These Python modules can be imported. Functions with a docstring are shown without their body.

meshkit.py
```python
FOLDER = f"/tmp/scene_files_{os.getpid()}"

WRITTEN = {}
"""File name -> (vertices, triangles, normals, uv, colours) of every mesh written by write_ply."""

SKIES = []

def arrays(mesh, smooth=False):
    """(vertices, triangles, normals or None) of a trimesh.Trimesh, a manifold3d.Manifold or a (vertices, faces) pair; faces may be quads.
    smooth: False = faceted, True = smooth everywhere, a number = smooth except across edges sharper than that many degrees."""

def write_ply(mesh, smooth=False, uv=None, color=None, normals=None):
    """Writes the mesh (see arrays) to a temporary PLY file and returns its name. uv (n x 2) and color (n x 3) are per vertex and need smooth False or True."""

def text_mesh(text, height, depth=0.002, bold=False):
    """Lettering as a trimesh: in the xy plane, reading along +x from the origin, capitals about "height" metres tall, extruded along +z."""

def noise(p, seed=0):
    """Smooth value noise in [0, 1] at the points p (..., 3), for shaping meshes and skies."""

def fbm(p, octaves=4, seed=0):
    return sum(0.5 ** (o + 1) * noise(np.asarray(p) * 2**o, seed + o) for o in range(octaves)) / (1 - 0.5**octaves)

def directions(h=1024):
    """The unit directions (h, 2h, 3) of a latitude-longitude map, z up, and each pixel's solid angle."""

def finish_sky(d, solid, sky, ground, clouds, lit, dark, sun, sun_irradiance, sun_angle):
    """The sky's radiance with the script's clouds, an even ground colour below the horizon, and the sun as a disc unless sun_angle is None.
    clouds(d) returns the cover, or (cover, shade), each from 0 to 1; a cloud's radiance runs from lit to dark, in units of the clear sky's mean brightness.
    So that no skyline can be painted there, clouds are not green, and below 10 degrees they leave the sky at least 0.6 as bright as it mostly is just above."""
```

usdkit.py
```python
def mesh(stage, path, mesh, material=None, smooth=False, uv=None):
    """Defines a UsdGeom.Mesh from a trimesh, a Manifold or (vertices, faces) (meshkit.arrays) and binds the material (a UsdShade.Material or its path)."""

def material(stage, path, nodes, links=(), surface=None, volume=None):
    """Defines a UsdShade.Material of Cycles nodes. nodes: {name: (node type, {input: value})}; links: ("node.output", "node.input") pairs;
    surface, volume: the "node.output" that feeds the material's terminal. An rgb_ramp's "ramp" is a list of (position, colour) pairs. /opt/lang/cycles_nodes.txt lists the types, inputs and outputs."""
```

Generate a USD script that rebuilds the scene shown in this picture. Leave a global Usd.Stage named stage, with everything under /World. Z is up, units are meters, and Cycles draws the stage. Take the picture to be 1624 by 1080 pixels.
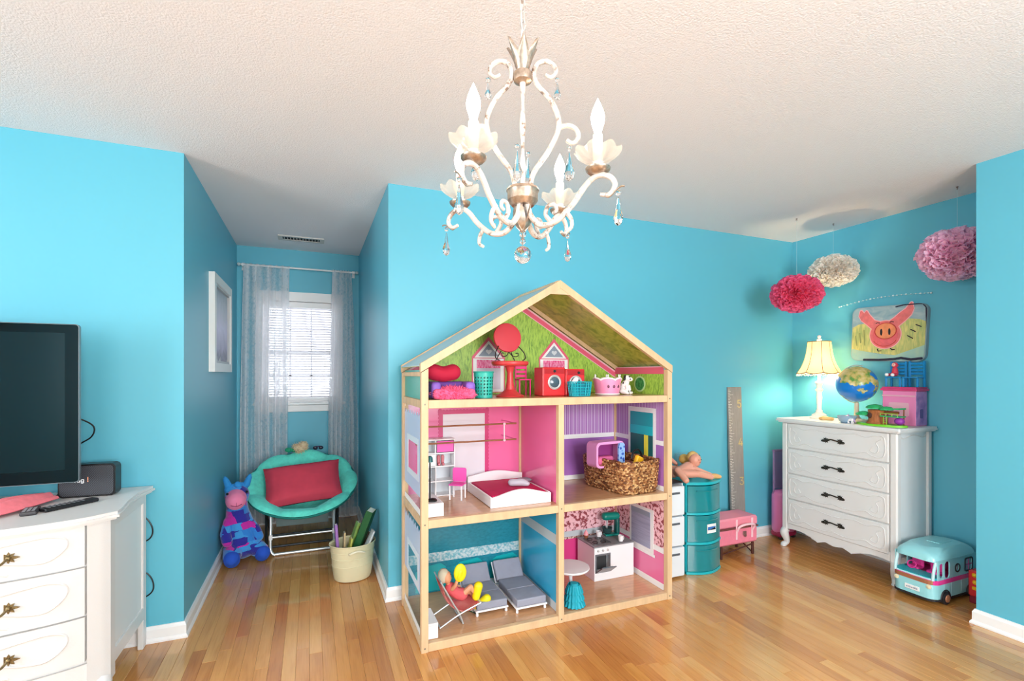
import math, random
import numpy as np, trimesh, manifold3d, usdkit, meshkit
from shapely.geometry import Polygon, Point, LineString, box as sbox
from shapely.ops import unary_union
from pxr import Usd, UsdGeom, UsdLux, Gf, Sdf, UsdShade
PI = math.pi
rng = np.random.default_rng(7)
stage = Usd.Stage.CreateInMemory()
UsdGeom.SetStageUpAxis(stage, UsdGeom.Tokens.z)
UsdGeom.SetStageMetersPerUnit(stage, 1.0)
UsdGeom.Xform.Define(stage, '/World')
UsdGeom.Scope.Define(stage, '/World/Looks')

# ------------------------------------------------------------------ camera, sky, daylight, exposure
YAW = 22.43
cam = UsdGeom.Camera.Define(stage, '/World/camera')
cam.CreateHorizontalApertureAttr(36.0)
cam.CreateVerticalApertureAttr(36.0 * 1080 / 1624)
cam.CreateFocalLengthAttr(36.0 * 771.3 / 1624)
cam.CreateVerticalApertureOffsetAttr(36.0 * 53.3 / 1624)
cam.CreateClippingRangeAttr((0.05, 200.0))
cam.CreateFStopAttr(0.0)
cam.CreateExposureAttr(0.2)
cx = UsdGeom.Xformable(cam)
cx.AddTranslateOp().Set(Gf.Vec3d(0, 0, 1.3243))
cx.AddRotateZOp().Set(-YAW)
cx.AddRotateXOp().Set(90.0)

SKY = 0.85
dome = UsdLux.DomeLight.Define(stage, '/World/overcast_sky')
dome.CreateColorAttr(Gf.Vec3f(0.93, 0.96, 1.0))
dome.CreateIntensityAttr(SKY)

DAY = 13.5
def daylight(name, x, z, w, h, y=-1.93, k=1.0, turn=0.0):
    l = UsdLux.RectLight.Define(stage, '/World/' + name)
    l.CreateWidthAttr(w); l.CreateHeightAttr(h)
    l.CreateIntensityAttr(DAY * k)
    l.CreateColorAttr(Gf.Vec3f(1.0, 0.985, 0.97))
    xf = UsdGeom.Xformable(l)
    xf.AddTranslateOp().Set(Gf.Vec3d(x, y, z)); xf.AddRotateZOp().Set(turn); xf.AddRotateXOp().Set(90.0)
REAR = ((-1.45, 1.5), (1.0, 1.5))                     # the two windows of the wall behind the camera
SIDE_Y = .7
for i, (wx, wz) in enumerate(REAR):
    daylight('window_daylight' + ('_001' if i else ''), wx, wz, 1.66, 1.46, k=(.2, 1.5)[i])
daylight('window_daylight_002', -3.33, 1.5, 1.66, 1.46, SIDE_Y, .85, -90.0)   # the window of the left-hand wall
BULB = 36.0
LAMP = 360.0

# ------------------------------------------------------------------ helpers
def lin(c):
    if isinstance(c, str):
        c = [int(c[i:i + 2], 16) for i in (0, 2, 4)]
    c = np.asarray(c, float) / 255
    return np.where(c <= .04045, c / 12.92, ((c + .055) / 1.055) ** 2.4)

MATS = {}
def M(name, col=None, rough=.5, spec=.5, metal=0., var=0., vs=8., bump=0., bs=60., coat=0., sheen=0., trans=0., emit=0., ecol=None, alpha=1., ior=1.5, stretch=None):
    if name in MATS: return MATS[name]
    c = lin(col)
    n = {'p': ('principled_bsdf', dict(base_color=tuple(c), roughness=rough, specular_ior_level=spec, metallic=metal, ior=ior))}
    p = n['p'][1]; L = []
    if coat: p.update(coat_weight=coat, coat_roughness=.08)
    if sheen: p.update(sheen_weight=sheen, sheen_roughness=.4, sheen_tint=tuple(np.minimum(c * 1.5 + .1, 1)))
    if trans: p.update(transmission_weight=trans)
    if alpha < 1: p.update(alpha=alpha)
    if emit: p.update(emission_strength=emit, emission_color=tuple(lin(ecol or col)))
    if var or bump:
        n['t'] = ('texture_coordinate', {})
        n['m'] = ('mapping', dict(scale=tuple(stretch or (1, 1, 1))))
        L.append(('t.object', 'm.vector'))
    if var:
        n['n'] = ('noise_texture', dict(scale=vs, detail=4., roughness=.6))
        n['r'] = ('rgb_ramp', {'ramp': [(.3, tuple(c * (1 - var))), (.7, tuple(np.minimum(c * (1 + var), 1)))]})
        L += [('m.vector', 'n.vector'), ('n.fac', 'r.fac'), ('r.color', 'p.base_color')]
    if bump:
        n['bn'] = ('noise_texture', dict(scale=bs, detail=3.))
        n['b'] = ('bump', dict(strength=.6, distance=bump))
        L += [('m.vector', 'bn.vector'), ('bn.fac', 'b.height'), ('b.normal', 'p.normal')]
    MATS[name] = usdkit.material(stage, '/World/Looks/' + name, n, L, surface='p.BSDF')
    return MATS[name]

def custom(name, nodes, links, surface):
    MATS[name] = usdkit.material(stage, '/World/Looks/' + name, nodes, links, surface=surface)
    return MATS[name]

def A(v): return np.asarray(v, float)
def cat(*ms):
    ms = [m for x in ms for m in (x if isinstance(x, (list, tuple)) else [x])]
    return ms[0] if len(ms) == 1 else trimesh.util.concatenate(ms)
def T(m, loc=(0, 0, 0), rz=0., rx=0., ry=0., s=None):
    m = m.copy()
    if s is not None:
        S = np.eye(4); S[:3, :3] = np.diag(np.broadcast_to(s, 3)); m.apply_transform(S)
    R = trimesh.transformations.euler_matrix(math.radians(rx), math.radians(ry), math.radians(rz), 'sxyz')
    R[:3, 3] = loc
    m.apply_transform(R); return m
def frame(m, o, xd, yd):
    xd = A(xd) / np.linalg.norm(xd); yd = A(yd) / np.linalg.norm(yd)
    X = np.eye(4); X[:3, 0] = xd; X[:3, 1] = yd; X[:3, 2] = np.cross(xd, yd); X[:3, 3] = o
    m = m.copy(); m.apply_transform(X); return m
def box(x0, x1, y0, y1, z0, z1, bev=0.):
    x0, x1 = sorted((x0, x1)); y0, y1 = sorted((y0, y1)); z0, z1 = sorted((z0, z1))
    if not bev:
        m = trimesh.creation.box((x1 - x0, y1 - y0, z1 - z0)); m.apply_translation(((x0 + x1) / 2, (y0 + y1) / 2, (z0 + z1) / 2)); return m
    b = min(bev, .45 * min(x1 - x0, y1 - y0, z1 - z0)); P = []
    for a in (0, 1):
        for c in (0, 1):
            for d in (0, 1):
                p = A([(x0, x1)[a], (y0, y1)[c], (z0, z1)[d]]); s = A([1 - 2 * a, 1 - 2 * c, 1 - 2 * d]) * b
                for k in range(3):
                    q = p + s; q[k] = p[k]; P.append(q)
    return trimesh.convex.convex_hull(np.array(P))
def cbox(c, s, bev=.002, rz=0., rx=0., ry=0.):
    return T(box(-s[0] / 2, s[0] / 2, -s[1] / 2, s[1] / 2, -s[2] / 2, s[2] / 2, bev), c, rz, rx, ry)
def rbox(s, r, n=12):
    sp = manifold3d.Manifold.sphere(r, n); h = A(s) / 2 - r
    return from_man(manifold3d.Manifold.batch_hull([sp.translate((a * h[0], b * h[1], c * h[2])) for a in (-1, 1) for b in (-1, 1) for c in (-1, 1)]))
def from_man(m):
    k = m.to_mesh(); return trimesh.Trimesh(np.array(k.vert_properties[:, :3], float), np.array(k.tri_verts), process=False)
def to_man(t):
    return manifold3d.Manifold(manifold3d.Mesh(np.asarray(t.vertices, np.float32), np.asarray(t.faces, np.uint32)))
def lathe(prof, n=24, loc=(0, 0, 0), s=(1, 1, 1)):
    prof = [(max(r, 1e-5), z) for r, z in prof]
    if prof[0][0] > 1e-4: prof = [(1e-5, prof[0][1])] + prof
    if prof[-1][0] > 1e-4: prof = prof + [(1e-5, prof[-1][1])]
    a = np.linspace(0, 2 * PI, n, endpoint=False); k = len(prof)
    V = np.array([[r * math.cos(t), r * math.sin(t), z] for r, z in prof for t in a]); F = []
    for i in range(k - 1):
        for j in range(n):
            p, q = i * n + j, i * n + (j + 1) % n; F += [[p, q, q + n], [p, q + n, p + n]]
    m = trimesh.Trimesh(V * A(s) + A(loc), F, process=False)
    if prof[-1][1] < prof[0][1]: m.invert()
    return m
def shell(prof, th, n=24, loc=(0, 0, 0), s=(1, 1, 1)):
    """An open vessel: the profile outside, the same profile drawn in by th inside."""
    inner = [(max(r - th, 1e-5), z + (th if i == 0 else 0)) for i, (r, z) in enumerate(prof)]
    return lathe(list(prof) + inner[::-1], n, loc, s)
def tube(pts, r, n=8, closed=False):
    P = A(pts); k = len(P); R = np.broadcast_to(A(r), (k,)).astype(float)
    Tn = (np.roll(P, -1, 0) - np.roll(P, 1, 0)) if closed else np.gradient(P, axis=0)
    Tn /= np.maximum(np.linalg.norm(Tn, axis=1, keepdims=True), 1e-9)
    u = np.cross(Tn[0], [0, 0, 1.]);
    if np.linalg.norm(u) < .1: u = np.cross(Tn[0], [1., 0, 0])
    V = []
    for i in range(k):
        u = u - Tn[i] * (u @ Tn[i]); u /= np.linalg.norm(u); w = np.cross(Tn[i], u)
        V += [P[i] + R[i] * (math.cos(t) * u + math.sin(t) * w) for t in np.linspace(0, 2 * PI, n, endpoint=False)]
    F = []
    for i in range(k if closed else k - 1):
        for j in range(n):
            a, b = i * n + j, i * n + (j + 1) % n; c, d = ((i + 1) % k) * n + j, ((i + 1) % k) * n + (j + 1) % n
            F += [[a, b, d], [a, d, c]]
    if not closed:
        V += [P[0], P[-1]]; e = k * n
        for j in range(n):
            F += [[e, (j + 1) % n, j], [e + 1, (k - 1) * n + j, (k - 1) * n + (j + 1) % n]]
    return trimesh.Trimesh(np.array(V), F, process=False)
def rod(a, b, r, n=10, r1=None): return tube([a, b], [r, r if r1 is None else r1], n)
def spline(pts, m=6, closed=False):
    P = A(pts); k = len(P); out = []
    g = (lambda i: P[i % k]) if closed else (lambda i: P[min(max(i, 0), k - 1)])
    for i in range(k if closed else k - 1):
        a, b, c, d = g(i - 1), g(i), g(i + 1), g(i + 2)
        for t in np.linspace(0, 1, m, endpoint=False):
            out.append(.5 * (2 * b + (c - a) * t + (2 * a - 5 * b + 4 * c - d) * t * t + (3 * b - a - 3 * c + d) * t ** 3))
    if not closed: out.append(P[-1])
    return np.array(out)
def ext(poly, h, o=(0, 0, 0), xd=(1, 0, 0), yd=(0, 1, 0)):
    if not hasattr(poly, 'geom_type'): poly = Polygon(poly)
    poly = poly.buffer(0)
    ms = [trimesh.creation.extrude_polygon(g, h, engine='earcut') for g in getattr(poly, 'geoms', [poly]) if g.area > 1e-10]
    return frame(cat(ms), o, xd, yd)
def sph(c, r, n=2, s=(1, 1, 1)):
    m = trimesh.creation.icosphere(n, r); m.apply_scale(s) if False else None
    m.vertices *= A(s); m.apply_translation(c); return m
def blob(chains, edge=.02, it=8, seg=16, cut=None):
    """One continuous body: hulls of the balls at neighbouring joints, joined and smoothed."""
    parts = []
    for ch in chains:
        balls = [manifold3d.Manifold.sphere(c[3], seg).translate(tuple(map(float, c[:3]))) for c in ch]
        parts += [manifold3d.Manifold.batch_hull([a, b]) for a, b in zip(balls, balls[1:])] or balls
    m = manifold3d.Manifold.batch_boolean(parts, manifold3d.OpType.Add).refine_to_length(edge)
    t = from_man(m); t.merge_vertices(); trimesh.smoothing.filter_taubin(t, iterations=it); return t
def ngon(r, n=24, c=(0, 0), sx=1., sy=1., a0=0.): return [(c[0] + r * sx * math.cos(a0 + 2 * PI * i / n), c[1] + r * sy * math.sin(a0 + 2 * PI * i / n)) for i in range(n)]
def rrect(x0, x1, y0, y1, r): return sbox(x0 + r, y0 + r, x1 - r, y1 - r).buffer(r, 5)
def star(n, r0, r1, c=(0, 0)): return [(c[0] + (r1 if i % 2 else r0) * math.cos(PI * i / n), c[1] + (r1 if i % 2 else r0) * math.sin(PI * i / n)) for i in range(2 * n)]
def pillow(w, h, t, n=14, pinch=.06):
    """A stuffed cushion in the xy plane: corners drawn out, faces domed."""
    V, F = [], []
    for side in (1, -1):
        for i in range(n + 1):
            for j in range(n + 1):
                u, v = 2 * i / n - 1, 2 * j / n - 1
                x = u * w / 2 * (1 - pinch * (1 - v * v)); y = v * h / 2 * (1 - pinch * (1 - u * u))
                d = max(0, (1 - u ** 4) * (1 - v ** 4)) ** .5
                d *= 1 + .08 * math.sin(5 * u + 3 * v) * d
                V.append((x, y, side * t / 2 * d))
    k = (n + 1) ** 2
    for s in (0, 1):
        for i in range(n):
            for j in range(n):
                a = s * k + i * (n + 1) + j; b, c, d = a + 1, a + n + 2, a + n + 1
                F += [[a, d, c], [a, c, b]] if s == 0 else [[a, c, d], [a, b, c]]
    m = trimesh.Trimesh(np.array(V), F, process=False); m.merge_vertices(); return m
def sheet(fn, nu, nv, th=0.):
    """A cloth or thin panel: fn(u, v) gives points; th thickens it along its normals."""
    g = np.array([[fn(u, v) for v in np.linspace(0, 1, nv + 1)] for u in np.linspace(0, 1, nu + 1)], float)
    F = []; W = nv + 1
    for i in range(nu):
        for j in range(nv):
            a = i * W + j; F += [[a, a + W, a + W + 1], [a, a + W + 1, a + 1]]
    V = g.reshape(-1, 3); m = trimesh.Trimesh(V, F, process=False)
    if not th: return m
    N = m.vertex_normals; k = len(V); F = np.array(F)
    B = [i * W for i in range(nu + 1)] + [nu * W + j for j in range(1, W)] + [i * W + nv for i in range(nu - 1, -1, -1)] + [j for j in range(nv - 1, 0, -1)]
    S = []
    for p, q in zip(B, B[1:] + B[:1]): S += [[p, q, q + k], [p, q + k, p + k]]
    m = trimesh.Trimesh(np.vstack([V + N * th / 2, V - N * th / 2]), np.vstack([F, F[:, ::-1] + k, A(S).astype(int)]), process=False)
    trimesh.repair.fix_normals(m); return m

USED = {}
def numbered(parent, name):
    k = USED.get((parent, name), 0); USED[(parent, name)] = k + 1
    return f'{parent}/{name}' + (f'_{k:03d}' if k else '')
def pathof(p): return '/World' if p is None else str(p.GetPath())
def obj(name, mesh, m, parent=None, smooth=35, label=None, kind=None):
    if isinstance(mesh, (list, tuple)): mesh = cat(*mesh)
    pr = usdkit.mesh(stage, numbered(pathof(parent), name), mesh, m, smooth=smooth).GetPrim()
    if label: pr.SetCustomDataByKey('label', label)
    if kind: pr.SetCustomDataByKey('kind', kind)
    return pr
def tag(p, label, cat_, group=None, kind=None):
    p.SetCustomDataByKey('label', label); p.SetCustomDataByKey('category', cat_)
    if group: p.SetCustomDataByKey('group', group)
    if kind: p.SetCustomDataByKey('kind', kind)
    return p
def thing(name, label, cat_, loc=(0, 0, 0), rz=0., group=None, rx=0.):
    x = UsdGeom.Xform.Define(stage, numbered('/World', name))
    x.AddTranslateOp().Set(Gf.Vec3d(*map(float, loc)))
    if rz: x.AddRotateZOp().Set(float(rz))
    if rx: x.AddRotateXOp().Set(float(rx))
    return tag(x.GetPrim(), label, cat_, group)
def setting(name):
    x = UsdGeom.Xform.Define(stage, numbered('/World', name)).GetPrim()
    x.SetCustomDataByKey('kind', 'structure'); return x
def struct(name, mesh, m, parent=None, smooth=False, label=None):
    return obj(name, mesh, m, parent, smooth, label, None if parent else 'structure')

# ------------------------------------------------------------------ materials
def wall_paint():
    c = lin((96, 183, 205))
    return custom('turquoise_wall_paint', {
        'p': ('principled_bsdf', dict(base_color=tuple(c), roughness=.42, specular_ior_level=.4)),
        'g': ('geometry', {}), 'n': ('noise_texture', dict(scale=160., detail=3.)), 'b': ('bump', dict(strength=.25, distance=.0006))},
        [('g.position', 'n.vector'), ('n.fac', 'b.height'), ('b.normal', 'p.normal')], 'p.BSDF')
PAINT = wall_paint()
def ceiling_paint():
    return custom('popcorn_ceiling', {
        'p': ('principled_bsdf', dict(base_color=tuple(lin((238, 236, 239))), roughness=.9, specular_ior_level=.2)),
        'g': ('geometry', {}), 'n': ('noise_texture', dict(scale=130., detail=3., roughness=.55)), 'v': ('voronoi_texture', dict(scale=150.)),
        'a': ('math', dict(math_type='subtract')), 'b': ('bump', dict(strength=.6, distance=.0016))},
        [('g.position', 'n.vector'), ('g.position', 'v.vector'), ('n.fac', 'a.value1'), ('v.distance', 'a.value2'), ('a.value', 'b.height'), ('b.normal', 'p.normal')], 'p.BSDF')
CEIL = ceiling_paint()
def plank_mat(i, dark, light):
    return custom(f'oak_strip_tone_{"abcdefgh"[i]}', {
        'g': ('geometry', {}), 'o': ('object_info', {}),
        'm': ('mapping', dict(location=(i * 3.1, i * 1.7, 0.), scale=(55., 2.2, 10.))),
        'm2': ('mapping', dict(location=(i * 5.1, i * 2.7, 0.), scale=(9., 1.1, 4.))),
        'n': ('noise_texture', dict(scale=2.2, detail=6., roughness=.65, distortion=.6)),
        'n2': ('noise_texture', dict(scale=2., detail=2., distortion=1.2)),
        'mx': ('mix_float', dict(fac=.5)),
        'r': ('rgb_ramp', {'ramp': [(.28, tuple(lin(dark))), (.5, tuple((lin(dark) + 2 * lin(light)) / 3)), (.72, tuple(lin(light)))]}),
        'p': ('principled_bsdf', dict(roughness=.22, specular_ior_level=.5, coat_weight=.6, coat_roughness=.06))},
        [('g.position', 'm.vector'), ('g.position', 'm2.vector'), ('m.vector', 'n.vector'), ('m2.vector', 'n2.vector'), ('n.fac', 'mx.a'), ('n2.fac', 'mx.b'), ('mx.result', 'r.fac'), ('r.color', 'p.base_color')], 'p.BSDF')
OAK = [plank_mat(i, d, l) for i, (d, l) in enumerate([
    ((184, 120, 58), (218, 156, 86)), ((190, 128, 62), (222, 162, 92)), ((174, 108, 50), (210, 146, 78)), ((198, 138, 70), (228, 172, 102)),
    ((186, 120, 56), (218, 156, 84)), ((164, 98, 46), (202, 136, 72))])]
WHITE = M('white_trim_paint', (240, 240, 240), .35)
WFURN = M('white_furniture_paint', (222, 221, 220), .38, bump=.0004, bs=220)
PINE = M('pale_pine', (216, 182, 142), .5, var=.12, vs=6, stretch=(3, 3, .6))
BLACK = M('black_plastic', (22, 22, 24), .35)
def glass_pane(name, tint=(1, 1, 1)):
    return custom(name, {'t': ('transparent_bsdf', dict(color=tuple(tint))), 'g': ('glossy_bsdf', dict(roughness=.03, color=(1, 1, 1))), 'x': ('mix_closure', dict(fac=.05))},
                  [('t.BSDF', 'x.closure1'), ('g.BSDF', 'x.closure2')], 'x.closure')
PANE = glass_pane('clear_pane')
def pattern(name, c0, c1, scale, thr=.45, soft=.05, kind='voronoi', stretch=(1, 1, 1), rough=.5, distort=0.):
    """Two flat printed colours parted by a cell or noise pattern."""
    t = ('voronoi_texture', dict(scale=scale)) if kind == 'voronoi' else ('noise_texture', dict(scale=scale, detail=3., distortion=distort))
    out = 't.distance' if kind == 'voronoi' else 't.fac'
    return custom(name, {'g': ('geometry', {}), 'm': ('mapping', dict(scale=tuple(stretch))), 't': t,
        'r': ('rgb_ramp', {'ramp': [(thr - soft, tuple(lin(c0))), (thr + soft, tuple(lin(c1)))]}), 'p': ('principled_bsdf', dict(roughness=rough))},
        [('g.position', 'm.vector'), ('m.vector', 't.vector'), (out, 'r.fac'), ('r.color', 'p.base_color')], 'p.BSDF')
def emitter(name, col, strength):
    return custom(name, {'e': ('emission', dict(color=tuple(lin(col)), strength=strength))}, [], 'e.emission')
def leaf_like(name, col, t=.4, rough=.6):
    return custom(name, {'p': ('principled_bsdf', dict(base_color=tuple(lin(col)), roughness=rough)), 't': ('translucent_bsdf', dict(color=tuple(lin(col)))), 'x': ('mix_closure', dict(fac=t))},
                  [('p.BSDF', 'x.closure1'), ('t.BSDF', 'x.closure2')], 'x.closure')

# ------------------------------------------------------------------ the room
H = 2.44
XA, XB, XR, XP = -.595, .416, 3.77, 3.263
Y0, Y1, YP, YR = 2.904, 4.796, 1.446, -1.8
XL = -3.2
def wallpoly(pts): return ext(pts, H)
struct('wall_left', wallpoly([(XL, Y0), (XA, Y0), (XA, Y1), (XA - .12, Y1), (XA - .12, Y0 + .12), (XL, Y0 + .12)]), PAINT)
struct('wall_back', wallpoly([(XB, Y0), (XR, Y0), (XR, Y0 + .12), (XB + .12, Y0 + .12), (XB + .12, Y1), (XB, Y1)]), PAINT)
struct('wall_right', box(XR, XR + .12, YP, Y0 + .12, 0, H), PAINT)
struct('wall_pier', wallpoly([(XP, YR), (XR + .12, YR), (XR + .12, YP), (XP, YP)]), PAINT)
struct('wall_side', ext(sbox(YR, 0, Y0 + .12, H).difference(sbox(SIDE_Y - .8, .8, SIDE_Y + .8, 2.2)), .12, (XL - .12, 0, 0), (0, 1, 0), (0, 0, 1)), PAINT)
WX0, WX1, WZ0, WZ1 = -.40, .225, 1.07, 1.985            # opening of the alcove window
struct('wall_alcove', cat(box(XA - .12, WX0, Y1, Y1 + .14, 0, H), box(WX1, XB + .12, Y1, Y1 + .14, 0, H), box(WX0, WX1, Y1, Y1 + .14, 0, WZ0), box(WX0, WX1, Y1, Y1 + .14, WZ1, H)), PAINT)
rear = sbox(XL - .12, 0, XR + .12, H)
for wx, wz in REAR: rear = rear.difference(sbox(wx - .8, wz - .7, wx + .8, wz + .7))
struct('wall_rear', ext(rear, .12, (0, YR, 0), (1, 0, 0), (0, 0, 1)), PAINT)
struct('ceiling', box(XL - .12, XR + .12, YR - .12, Y1 + .14, H, H + .1), CEIL)

def in_room(x, y): return (XL <= x <= XR and YR <= y <= Y0) or (XA <= x <= XB and y <= Y1)
fl = setting('floor')
struct('subfloor', box(XL - .12, XR + .12, YR - .12, Y1 + .14, -.06, -.021), M('dark_subfloor', (70, 45, 28), .8), fl)
planks = []
PW = .057
c_, s_ = math.cos(math.radians(YAW)), math.sin(math.radians(YAW))
for i in range(int((XR - XL) / PW) + 1):
    x0 = XL + i * PW; x1 = min(x0 + PW, XR)
    r = np.random.default_rng(1000 + i)
    yend = Y1 if XA - .03 < (x0 + x1) / 2 < XB + .03 else Y0
    y = YR - r.uniform(0, .9)
    while y < yend:
        y2 = y + r.uniform(.45, 1.25)
        a, b = max(y, YR), min(y2, yend)
        if b - a > .02: planks.append((x0, x1, a, b, int(r.integers(0, 6))))
        y = y2
def weight(p):
    x, y = (p[0] + p[1]) / 2, np.linspace(p[2], p[3], 7)
    zc = x * s_ + y * c_; xc = x * c_ - y * s_
    ok = zc > .3
    u = 812 + 771 * xc / np.maximum(zc, .3); v = 593 + 771 * 1.324 / np.maximum(zc, .3)
    vis = ok & (u > -60) & (u < 1690) & (v < 1130)
    hid = ((.5 < x) & (x < 1.95) & (y > 2.32)) | ((x > 3.4) & (y > 1.7)) | ((x < -.8) & (y > 2.35))
    return float(((p[3] - p[2]) / 7 * PW / np.maximum(zc, .3) ** 3)[vis & ~hid].sum())
planks.sort(key=weight, reverse=True)
def plank(p): return box(p[0] + .0002, p[1] - .0002, p[2] + .0003, p[3] - .0003, -.02, 0, .0011)
for p in planks[:298]: obj('plank', plank(p), OAK[p[4]], fl, smooth=False)
obj('distant_planks', cat([plank(p) for p in planks[298:]]), OAK[1], fl, smooth=False, kind='stuff')

def baseboard(name, pts):
    """Skirting with a shoe moulding along a path; the room lies to the right of it."""
    prof = [(0, 0), (.021, 0), (.021, .008), (.016, .017), (.013, .02), (.013, .062), (.009, .07), (.006, .078), (0, .078)]
    P = A(pts); n = []
    for a, b in zip(P, P[1:]):
        d = (b - a) / np.linalg.norm(b - a); n.append(A([d[1], -d[0]]))
    offs = []
    for i in range(len(P)):
        a, b = n[max(i - 1, 0)], n[min(i, len(n) - 1)]; m = a + b; offs.append(m / (m @ a) if abs(m @ a) > 1e-6 else a)
    V = [[*(P[i] + offs[i] * d), z] for i in range(len(P)) for d, z in prof]; k = len(prof); F = []
    for i in range(len(P) - 1):
        for j in range(k):
            a, b = i * k + j, i * k + (j + 1) % k; F += [[a, b, b + k], [a, b + k, a + k]]
    for i, e in ((0, 1), (len(P) - 1, 0)):
        F += [[i * k, i * k + j, i * k + j + 1][:: (1 if e else -1)] for j in range(1, k - 1)]
    m = trimesh.Trimesh(np.array(V), F, process=False); trimesh.repair.fix_normals(m)
    return struct(name, m, WHITE, smooth=False)
baseboard('baseboard_left', [(XL, Y0), (XA, Y0), (XA, Y1)])
baseboard('baseboard_alcove', [(XA + .021, Y1), (XB - .021, Y1)])
baseboard('baseboard_back', [(XB, Y1), (XB, Y0), (XR - .021, Y0)])
baseboard('baseboard_right', [(XR, Y0 - .0), (XR, YP + .021)])
baseboard('baseboard_pier', [(XR - .021, YP), (XP, YP), (XP, YR)])

# windows behind and beside the camera: casing, cross bars and a pane each
for i, (wx, wz, sd) in enumerate([(*r_, 0) for r_ in REAR] + [(SIDE_Y, 1.5, 1)]):
    w = setting(f'window_{i + 2}')
    fr = sbox(wx - .9, wz - .8, wx + .9, wz + .8).difference(sbox(wx - .79, wz - .69, wx + .79, wz + .69))
    if sd: q = lambda a, b, c, d, e, f: box(XL + c - YR, XL + d - YR, a, b, e, f)
    else: q = box
    struct('casing', ext(fr, .02, (XL, 0, 0), (0, 1, 0), (0, 0, 1)) if sd else ext(fr, .02, (0, YR + .02, 0), (1, 0, 0), (0, 0, 1)), WHITE, w)
    struct('cross_bar', q(wx - .8, wx + .8, YR - .07, YR - .04, wz - .02, wz + .02), WHITE, w)
    struct('mullion', q(wx - .02, wx + .02, YR - .07, YR - .04, wz - .7, wz + .7), WHITE, w)
    struct('pane', q(wx - .8, wx + .8, YR - .085, YR - .08, wz - .7, wz + .7), PANE, w)

# alcove window
w = setting('window_1')
GY = Y1 + .06
cas = sbox(WX0 - .045, WZ0 - .02, WX1 + .045, WZ1 + .075).difference(sbox(WX0 + .005, WZ0 - .03, WX1 - .005, WZ1 - .005))
struct('casing', ext(cas, .022, (0, Y1, 0), (1, 0, 0), (0, 0, 1)), WHITE, w)
struct('jamb', ext(sbox(WX0, WZ0, WX1, WZ1).difference(sbox(WX0 + .006, WZ0 + .006, WX1 - .006, WZ1 - .006)), .13, (0, Y1 + .13, 0), (1, 0, 0), (0, 0, 1)), WHITE, w)
struct('sill', box(WX0 - .07, WX1 + .07, Y1 - .045, Y1 + .08, WZ0 - .022, WZ0, .004), WHITE, w)
struct('apron', box(WX0 - .045, WX1 + .045, Y1 - .018, Y1 - .0005, WZ0 - .085, WZ0 - .023, .004), WHITE, w)
zm = 1.52
def sash(z0, z1, y):
    s = struct('sash', ext(sbox(WX0 + .006, z0, WX1 - .006, z1).difference(sbox(WX0 + .046, z0 + .04, WX1 - .046, z1 - .035)), .03, (0, y + .03, 0), (1, 0, 0), (0, 0, 1)), WHITE, w)
    gx = (WX1 - WX0 - .092) / 3
    for k in (1, 2): struct('muntin', box(WX0 + .046 + gx * k - .008, WX0 + .046 + gx * k + .008, y + .004, y + .02, z0 + .04, z1 - .035), WHITE, s)
    struct('muntin', box(WX0 + .046, WX1 - .046, y + .004, y + .02, (z0 + z1) / 2 - .008, (z0 + z1) / 2 + .008), WHITE, s)
    struct('pane', box(WX0 + .04, WX1 - .04, y + .023, y + .027, z0 + .035, z1 - .03), PANE, s)
sash(zm - .02, WZ1 - .006, GY + .035); sash(WZ0 + .006, zm + .02, GY)

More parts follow.
